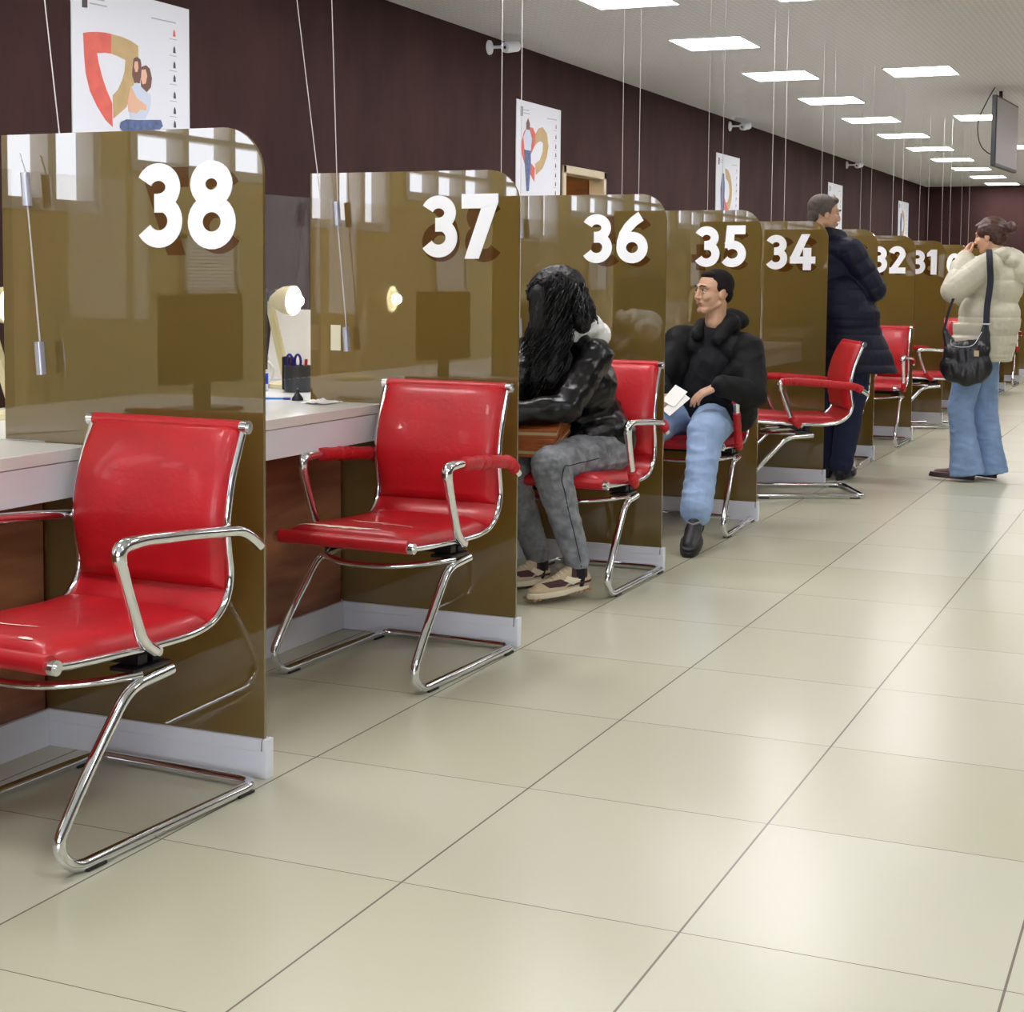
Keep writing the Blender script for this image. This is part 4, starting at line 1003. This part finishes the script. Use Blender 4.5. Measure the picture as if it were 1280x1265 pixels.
# --- 2: seated man (chair 35)
def man_seated():
    J = dict(hipL=(-2.255, 7.72, .545), hipR=(-2.44, 7.72, .545), shL=(-2.055, 7.60, .905), shR=(-2.41, 7.66, .93), neck=(-2.225, 7.62, 1.03),
             elL=(-2.0, 7.5, .70), wrL=(-2.125, 7.34, .745), elR=(-2.50, 7.5, .74), wrR=(-2.42, 7.36, .70),
             knL=(-2.155, 7.24, .525), knR=(-2.43, 7.22, .55), anL=(-2.13, 7.02, .16), anR=(-2.50, 7.20, .095), toeL=(-2.10, 6.80, -.008), toeR=(-2.56, 6.96, .02))
    t = person('seated young man in an open black jacket and light blue jeans, looking left', J, (-2.3, 7.6, 0)); L = t.location
    mb = body_mb(J, 1.0); fr = frame((-2.235, 7.585, 1.185), (-.64, -.77, 0), 3)
    head_skin(mb, fr, .98); hand(mb, J['wrL'], (-.86, -.32, -.42), (.2, .35, -.9), 1, .35, 1.0); hand(mb, J['wrR'], (.3, -.9, -.2), (0, 0, -1), -1, .5, 1.0)
    b = blob('body', mb, M_SKIN, t, L, .0042, 2); face_parts(b, fr, L, .98)
    c_, M_ = fr; P = lambda *p: c_ + M_ @ (Vector(p)*.98)
    h = MB(); h.ell(P(0, -.026, .047), (.0755, .0875, .078), M_)
    for s in (-1, 1): h.ell(P(s*.066, -.012, .03), (.0125, .034, .03), M_)
    h.ell(P(0, -.07, .0), (.06, .035, .05), M_); h.ell(P(0, .028, .088), (.05, .036, .022), M_)
    blob('hair', h, M_HDARK, t, L, .004, 2)['label'] = 'short cropped dark hair'
    V = {a: Vector(c) for a, c in J.items()}; hc = (V['hipL']+V['hipR'])/2; sc_ = (V['shL']+V['shR'])/2
    s = MB(); s.cap(hc+Vector((0, -.02, .06)), hc.lerp(sc_, .5)+Vector((0, -.02, 0)), .12, .12); s.cap(hc.lerp(sc_, .5)+Vector((0, -.02, 0)), sc_+Vector((0, -.0, -.08)), .12, .11)
    s.cap(V['shL'].lerp(V['shR'], .2), V['shR'].lerp(V['shL'], .2), .068, .068); s.cap(sc_, V['neck']+Vector((0, 0, -.035)), .075, .062)
    blob('t_shirt', s, M_TEE, t, L, .006, 3, folds(.004, 12))
    j = MB()
    # jacket: two front halves, back, collar, sleeves
    j.cap(V['shL'], V['hipL']+Vector((.10, .05, .04)), .08, .10); j.cap(V['shR'], V['hipR']+Vector((-.05, .03, .06)), .095, .10)
    j.cap(V['shL']+Vector((-.04, .05, .0)), V['shR']+Vector((.04, .05, 0)), .085, .085); j.cap(hc+Vector((0, .06, .08)), sc_+Vector((0, .06, -.1)), .13, .14)
    j.cap(V['shL']+Vector((-.03, -.055, -.1)), V['hipL']+Vector((.05, -.08, .1)), .06, .075); j.cap(V['shR']+Vector((.0, -.055, -.1)), V['hipR']+Vector((-.03, -.08, .1)), .06, .075)
    j.cap(V['shL'], V['elL'], .076, .07); j.cap(V['elL'], V['wrL']+Vector((.012, .01, 0)), .068, .05); j.cap(V['shR'], V['elR'], .078, .07); j.cap(V['elR'], V['wrR'], .074, .056)
    j.cap(V['neck']+Vector((.07, .03, -.005)), V['neck']+Vector((-.045, .075, .0)), .042, .042); j.cap(V['neck']+Vector((.075, .0, .02)), V['neck']+Vector((.03, -.075, -.075)), .04, .032); j.cap(V['neck']+Vector((-.085, .04, -.01)), V['neck']+Vector((-.085, -.06, -.05)), .038, .032)
    j.ell(V['neck']+Vector((.05, .09, .02)), (.09, .055, .055)); j.cap(V['hipL']+Vector((.09, .0, .1)), V['hipL']+Vector((.07, -.1, .02)), .08, .06)
    blob('jacket', j, M_BLKNYL, t, L, .006, 16, folds(.008, 7, (1, 1, 1.5)))
    p = MB(); p.cap(V['hipL'], V['hipR'], .11, .11)
    for s_ in 'LR':
        p.cap(V['hip'+s_], V['kn'+s_], .105, .088); p.cap(V['kn'+s_], V['kn'+s_].lerp(V['an'+s_], .5), .084, .072); p.cap(V['kn'+s_].lerp(V['an'+s_], .5), V['an'+s_]+Vector((0, 0, .02)), .072, .072)
    blob('jeans', p, M_LJEAN, t, L, .006, 3, folds(.006, 9, (1, 1, 1.6)))
    for s_ in 'LR':
        MB().cap(V['an'+s_]+Vector((0, 0, .0)), V['an'+s_]+Vector((0, 0, -.05)), .042, .04).build('sock', M_TEE, t, smooth=True, loc=L)
        o, Pq = shoe('sneaker', J['an'+s_], J['toe'+s_], t, L, M_SHOEB, M_SHOEB, .05, .085, 'black sneaker with grey trim', .03)
        MB().tube([Pq(-.05, .045, .085), Pq(.0, .048, .09), Pq(.05, .03, .095), Pq(.07, 0, .092), Pq(.05, -.03, .095), Pq(.0, -.048, .09), Pq(-.05, -.045, .085)], .005, 8).build('trim', M_SHOEG, o, smooth=True, loc=L)
man_seated()
c = Vector((-2.315, 7.25, .695)); t = thing('paper_slip', 'folded white paper held by the seated man over his lap', 'paper', c)
Mr = Matrix.Rotation(math.radians(18), 3, 'Z') @ Matrix.Rotation(math.radians(-38), 3, 'X') @ Matrix.Rotation(math.radians(35), 3, 'Y')
MB().box(c, (.07, .002, .11), Mr).build('sheet', M_PAPER, t, loc=c); MB().box(c+Mr @ Vector((.03, .006, -.03)), (.05, .0015, .14), Mr @ Matrix.Rotation(.15, 3, 'Y')).build('sheet', M_PAPER, t, loc=c)

# --- 3: standing man in navy coat behind partition 34
def man_standing():
    J = dict(hipL=(-2.14, 10.0, .93), hipR=(-1.96, 9.94, .93), shL=(-2.40, 10.05, 1.43), shR=(-2.045, 9.92, 1.445), neck=(-2.205, 9.97, 1.52),
             elL=(-2.5, 10.25, 1.2), wrL=(-2.38, 10.42, 1.1), elR=(-1.905, 9.98, 1.20), wrR=(-2.05, 10.22, 1.17),
             knL=(-2.17, 10.02, .49), knR=(-2.015, 9.93, .49), anL=(-2.18, 10.05, .095), anR=(-2.075, 9.95, .095), toeL=(-2.22, 10.22, .02), toeR=(-2.05, 10.14, .02))
    t = person('standing man in a long navy quilted coat, seen from behind beside number 34', J, (-2.1, 9.97, 0)); L = t.location
    mb = body_mb(J, 1.0); fr = frame((-2.215, 9.95, 1.665), (.86, .5, 0), -4)
    head_skin(mb, fr, 1.0); hand(mb, J['wrR'], (-.6, .8, 0), (0, 0, -1), 1, .6, 1.0); hand(mb, J['wrL'], (.1, .9, -.2), (0, 0, -1), -1, .6, 1.0)
    b = blob('body', mb, M_SKIN, t, L, .0055, 2); face_parts(b, fr, L, 1.0)
    c_, M_ = fr; P = lambda *p: c_ + M_ @ Vector(p)
    h = MB(); h.ell(P(0, -.024, .048), (.079, .092, .08), M_)
    for s in (-1, 1): h.ell(P(s*.068, -.02, .022), (.014, .04, .042), M_)
    h.ell(P(0, -.075, -.01), (.06, .035, .055), M_); h.ell(P(0, .045, .09), (.05, .036, .026), M_)
    blob('hair', h, M_HGREY, t, L, .005, 2)['label'] = 'short greying brown hair'
    V = {a: Vector(c) for a, c in J.items()}; hc = (V['hipL']+V['hipR'])/2; sc_ = (V['shL']+V['shR'])/2
    j = MB(); arm = [(J['shR'], J['elR']), (J['elR'], J['wrR']), (J['shL'], J['elL']), (J['elL'], J['wrL'])]
    j.cap(V['shL'], V['shR'], .09, .085); j.ell(sc_+Vector((0, 0, -.14)), (.215, .15, .2)); j.ell(Vector((-2.12, 9.96, 1.1)), (.205, .165, .22))
    zs = [(1.12, -2.10, .19), (1.0, -2.075, .2), (.9, -2.045, .212), (.8, -2.01, .226), (.685, -1.98, .238)]
    vs = [(cx+rx*math.cos(2*PI*i/32), 9.97+rx*.78*math.sin(2*PI*i/32), z) for z, cx, rx in zs for i in range(32)]
    j.add(vs, [(a*32+i, a*32+(i+1) % 32, (a+1)*32+(i+1) % 32, (a+1)*32+i) for a in range(4) for i in range(32)] + [tuple(range(32)), tuple(range(128, 160))])
    j.ell(Vector((-2.06, 9.96, 1.02)), (.205, .165, .16))
    for s_ in 'LR': j.cap(V['sh'+s_], V['el'+s_], .085, .078); j.cap(V['el'+s_], V['wr'+s_], .078, .055)
    j.cap(V['neck']+Vector((.075, .03, .01)), V['neck']+Vector((.02, -.055, .015)), .045, .05); j.cap(V['neck']+Vector((.02, -.055, .015)), V['neck']+Vector((-.085, .01, .0)), .05, .045); j.cap(sc_, V['neck']+Vector((0, 0, -.01)), .1, .085)
    blob('coat', j, M_NAVY, t, L, .007, 3, quilt(None, .092, .008, arm))
    p = MB(); p.cap(V['hipL'], V['hipR'], .09, .09)
    for s_ in 'LR': p.cap(V['hip'+s_], V['kn'+s_], .088, .085); p.cap(V['kn'+s_], V['an'+s_]+Vector((0, 0, .0)), .083, .068)
    blob('trousers', p, M_NAVYP, t, L, .007, 3, folds(.006, 8, (1, 1, 1.6)))
    for s_ in 'LR': shoe('shoe', J['an'+s_], J['toe'+s_], t, L, M_SHOEB, M_SHOEB, .05, .085, None, .026)
man_standing()

# --- 4: standing woman in cream jacket
def woman_standing():
    J = dict(hipL=(-1.31, 10.27, .87), hipR=(-1.29, 10.45, .87), shL=(-1.245, 10.21, 1.355), shR=(-1.20, 10.51, 1.355), neck=(-1.215, 10.36, 1.41),
             elL=(-1.445, 10.17, 1.20), wrL=(-1.395, 10.27, 1.39), elR=(-1.42, 10.52, 1.17), wrR=(-1.45, 10.40, 1.34),
             knL=(-1.40, 10.28, .46), knR=(-1.27, 10.45, .46), anL=(-1.355, 10.27, .10), anR=(-1.235, 10.46, .10), toeL=(-1.55, 10.26, .02), toeR=(-1.42, 10.55, .02))
    t = person('standing woman in a cream hooded jacket and flared blue jeans with a shoulder bag', J, (-1.3, 10.36, 0)); L = t.location
    mb = body_mb(J, .9); fr = frame((-1.262, 10.34, 1.535), (-.97, .22, 0), -8)
    head_skin(mb, fr, .95); hand(mb, J['wrL'], (-.1, .5, .8), (.5, .4, 0), 1, .6, .9); hand(mb, J['wrR'], (.0, -.3, .9), (.6, -.2, 0), -1, .6, .9)
    b = blob('body', mb, M_SKIN2, t, L, .0055, 2); face_parts(b, fr, L, .95)
    c_, M_ = fr; P = lambda *p: c_ + M_ @ (Vector(p)*.95)
    h = MB(); h.ell(P(0, -.024, .042), (.084, .097, .085), M_); h.ell(P(0, -.06, -.01), (.07, .05, .06), M_); h.ell(P(0, .05, .075), (.052, .032, .026), M_)
    h.cap(P(0, -.09, .02), P(0, -.13, .035), .03, .024); h.ell(P(0, -.148, .038), (.032, .03, .038), M_)
    for s in (-1, 1): h.ell(P(s*.062, .012, .035), (.02, .045, .04), M_)
    hh = blob('hair', h, M_HBROWN, t, L, .005, 2, folds(.003, 30)); hh['label'] = 'brown hair tied in a small bun'
    V = {a: Vector(c) for a, c in J.items()}; sc_ = (V['shL']+V['shR'])/2
    j = MB(); arm = [(J['shL'], J['elL']), (J['elL'], J['wrL']), (J['shR'], J['elR']), (J['elR'], J['wrR'])]
    j.cap(V['shL'], V['shR'], .085, .085); j.ell((-1.215, 10.36, 1.24), (.165, .2, .2)); j.ell((-1.25, 10.36, 1.02), (.19, .215, .22))
    for z, cx, rx in ((.94, -1.275, .195), (.86, -1.285, .195), (.83, -1.285, .185)):
        j.lathe([(rx*.97, -.07), (rx, .05)], (cx, 10.36, z), 32, Matrix.Diagonal((1, 1.1, 1)))
    for s_ in 'LR': j.cap(V['sh'+s_], V['el'+s_], .088, .082); j.cap(V['el'+s_], V['wr'+s_], .08, .06)
    j.cap(V['neck']+Vector((.0, -.07, -.0)), V['neck']+Vector((.0, .07, -.0)), .055, .055); j.cap(V['neck']+Vector((-.06, -.05, -.03)), V['neck']+Vector((-.06, .05, -.03)), .045, .045)
    blob('jacket', j, M_CREAMC, t, L, .006, 5, quilt(None, .115, .007, arm, .1))
    hd = MB(); hd.ell((-1.13, 10.36, 1.385), (.10, .14, .075), Matrix.Rotation(.45, 3, 'Y')); hd.ell((-1.075, 10.36, 1.32), (.075, .12, .085), Matrix.Rotation(.3, 3, 'Y')); hd.cap((-1.17, 10.25, 1.42), (-1.17, 10.47, 1.42), .05, .05); hd.cap((-1.17, 10.25, 1.42), (-1.26, 10.26, 1.39), .045, .035)
    blob('hood', hd, M_CREAMC, t, L, .005, 3, folds(.006, 13))
    p = MB(); p.cap(V['hipL'], V['hipR'], .11, .11)
    for s_ in 'LR':
        p.cap(V['hip'+s_], V['kn'+s_], .095, .078); k0 = V['kn'+s_]; k1 = V['an'+s_]+Vector((.01, 0, -.06))
        p.tube([k0.lerp(k1, u) for u in (0, .25, .5, .75, .9, 1)], [.077, .076, .082, .094, .104, .11], 28, flat=1)
    blob('jeans', p, M_MJEAN, t, L, .006, 3, folds(.005, 9, (1, 1, 1.8)))
    for s_ in 'LR': shoe('shoe', J['an'+s_], J['toe'+s_], t, L, M_SHOER if s_ == 'L' else M_SHOEB, M_SHOEB, .044, .06, 'dark red leather shoe' if s_ == 'L' else 'dark red shoe with its shadow painted in as black', .018)  # right shoe coloured black to stand in for shadow
woman_standing()
t = thing('shoulder_bag', 'soft black shoulder bag hanging at the hip of the woman in cream', 'bag', (-1.36, 10.08, .62)); L = t.location
bg = MB()
for (x, z, rx, rz) in ((-1.42, .73, .085, .1), (-1.34, .71, .09, .1), (-1.27, .73, .08, .1), (-1.37, .80, .12, .09), (-1.31, .82, .1, .08), (-1.345, .69, .13, .07)):
    bg.ell((x, 10.07, z), (rx, .06, rz))
bg.ell((-1.345, 10.07, .755), (.15, .055, .12)); bg.cap((-1.25, 10.09, .84), (-1.24, 10.12, .98), .045, .02); bg.cap((-1.44, 10.09, .84), (-1.48, 10.1, .95), .04, .02)
blob('bag_body', bg, M_BAG, t, L, .006, 30, folds(.005, 10, (2, 1, .7)))
def strap(path, w_, th, nm, m):
    P_ = catmull(path, 5); mb = MB(); vs = []; fs = []
    for i, p in enumerate(P_):
        for dx, dy in ((-w_/2, 0), (w_/2, 0), (w_/2, th), (-w_/2, th)): vs.append((p.x+dx, p.y+dy, p.z))
    for i in range(len(P_)-1):
        for k_ in range(4): fs.append((i*4+k_, i*4+(k_+1) % 4, (i+1)*4+(k_+1) % 4, (i+1)*4+k_))
    fs += [(0, 1, 2, 3), tuple(len(vs)-4+q for q in (3, 2, 1, 0))]; mb.add(vs, fs); return mb.build(nm, m, t, loc=L)
strap([(-1.235, 10.09, .99), (-1.235, 10.105, 1.1), (-1.22, 10.10, 1.25), (-1.225, 10.09, 1.36), (-1.24, 10.15, 1.445), (-1.26, 10.24, 1.455)], .038, .006, 'strap', M_STRAP)
strap([(-1.485, 10.08, .95), (-1.46, 10.06, 1.06), (-1.43, 10.05, 1.15)], .016, .005, 'strap', M_STRAP)
MB().tube(catmull([(-1.43, 10.0, .90), (-1.42, 9.985, .865), (-1.35, 9.98, .855), (-1.29, 9.985, .875), (-1.25, 10.0, .95)], 5), .0022, 8).build('zip', M_ALU, t, smooth=True, loc=L)
MB().bb(-1.29, -1.262, 9.992, 10.0, .80, .835).build('patch', M_BEIGE, t, loc=L)
MB().cyl((-1.26, 10.085, .995), (-1.21, 10.085, .995), .006, 10).build('buckle', M_ALU, t, smooth=True, loc=L)

# --- 5, 6: seated figures in blue further back
def seated_blue(x, y, label, coat, trous, hairm):
    J = dict(hipL=(x+.1, y+.06, .545), hipR=(x-.09, y+.06, .545), shL=(x+.19, y+.0, .99), shR=(x-.18, y+.02, .99), neck=(x, y, 1.05),
             elL=(x+.22, y-.12, .76), wrL=(x+.08, y-.26, .74), elR=(x-.17, y-.14, .76), wrR=(x-.12, y-.34, .76),
             knL=(x+.09, y-.38, .53), knR=(x-.11, y-.38, .53), anL=(x+.09, y-.36, .095), anR=(x-.11, y-.36, .095), toeL=(x+.09, y-.56, .02), toeR=(x-.11, y-.56, .02))
    t = person(label, J, (x, y, 0)); L = t.location
    mb = body_mb(J, .93); fr = frame((x-.02, y-.03, 1.17), (-.7, -.6, 0), -10); head_skin(mb, fr, .95)
    hand(mb, J['wrL'], (-.7, -.6, 0), (0, 0, -1), 1, .5, .95); hand(mb, J['wrR'], (0, -1, 0), (0, 0, -1), -1, .5, .95)
    b = blob('body', mb, M_SKIN, t, L, .008, 2); face_parts(b, fr, L, .95)
    c_, M_ = fr; P = lambda *p: c_ + M_ @ (Vector(p)*.95); h = MB(); h.ell(P(0, -.024, .046), (.08, .093, .08), M_); h.ell(P(0, -.07, -.01), (.06, .04, .055), M_)
    blob('hair', h, hairm, t, L, .007, 2)
    V = {a: Vector(c) for a, c in J.items()}; hc = (V['hipL']+V['hipR'])/2; sc_ = (V['shL']+V['shR'])/2; j = MB()
    j.cap(hc+Vector((0, 0, .06)), sc_+Vector((0, 0, -.1)), .145, .145); j.cap(V['shL'], V['shR'], .08, .08); j.cap(sc_, V['neck'], .085, .065); j.ell(hc+Vector((0, 0, .1)), (.17, .13, .13))
    for s_ in 'LR': j.cap(V['sh'+s_], V['el'+s_], .075, .065); j.cap(V['el'+s_], V['wr'+s_], .064, .048)
    blob('jacket', j, coat, t, L, .009, 3, folds(.006, 9))
    p = MB(); p.cap(V['hipL'], V['hipR'], .105, .105)
    for s_ in 'LR': p.cap(V['hip'+s_], V['kn'+s_], .092, .073); p.cap(V['kn'+s_], V['an'+s_], .07, .06)
    blob('trousers', p, trous, t, L, .009, 3)
    for s_ in 'LR': shoe('shoe', J['an'+s_], J['toe'+s_], t, L, M_SHOEB, M_SHOEB, .047, .08, None, .026)
seated_blue(CX, YK(33)-.42, 'person in dark blue seated at number 33, almost hidden by the standing man', M_DJEAN, M_NAVYP, M_HDARK)
seated_blue(CX, YK(28)-.42, 'far person in a blue jacket seated right of the standing woman', M_BLUEC, M_NAVYP, M_HDARK)

# ------------------------------------------------------------------ world and view
wd = bpy.data.worlds.new('World'); SC.world = wd; wd.use_nodes = True
wd.node_tree.nodes['Background'].inputs[0].default_value = (.6, .65, .7, 1); wd.node_tree.nodes['Background'].inputs[1].default_value = .3
SC.view_settings.view_transform = 'Standard'; SC.view_settings.look = 'None'; SC.view_settings.exposure = 1.68; SC.view_settings.gamma = 1
SC.view_settings.use_curve_mapping = False
try:
    SC.cycles.use_denoising = True; SC.cycles.max_bounces = 8; SC.cycles.sample_clamp_indirect = 6
except Exception: pass
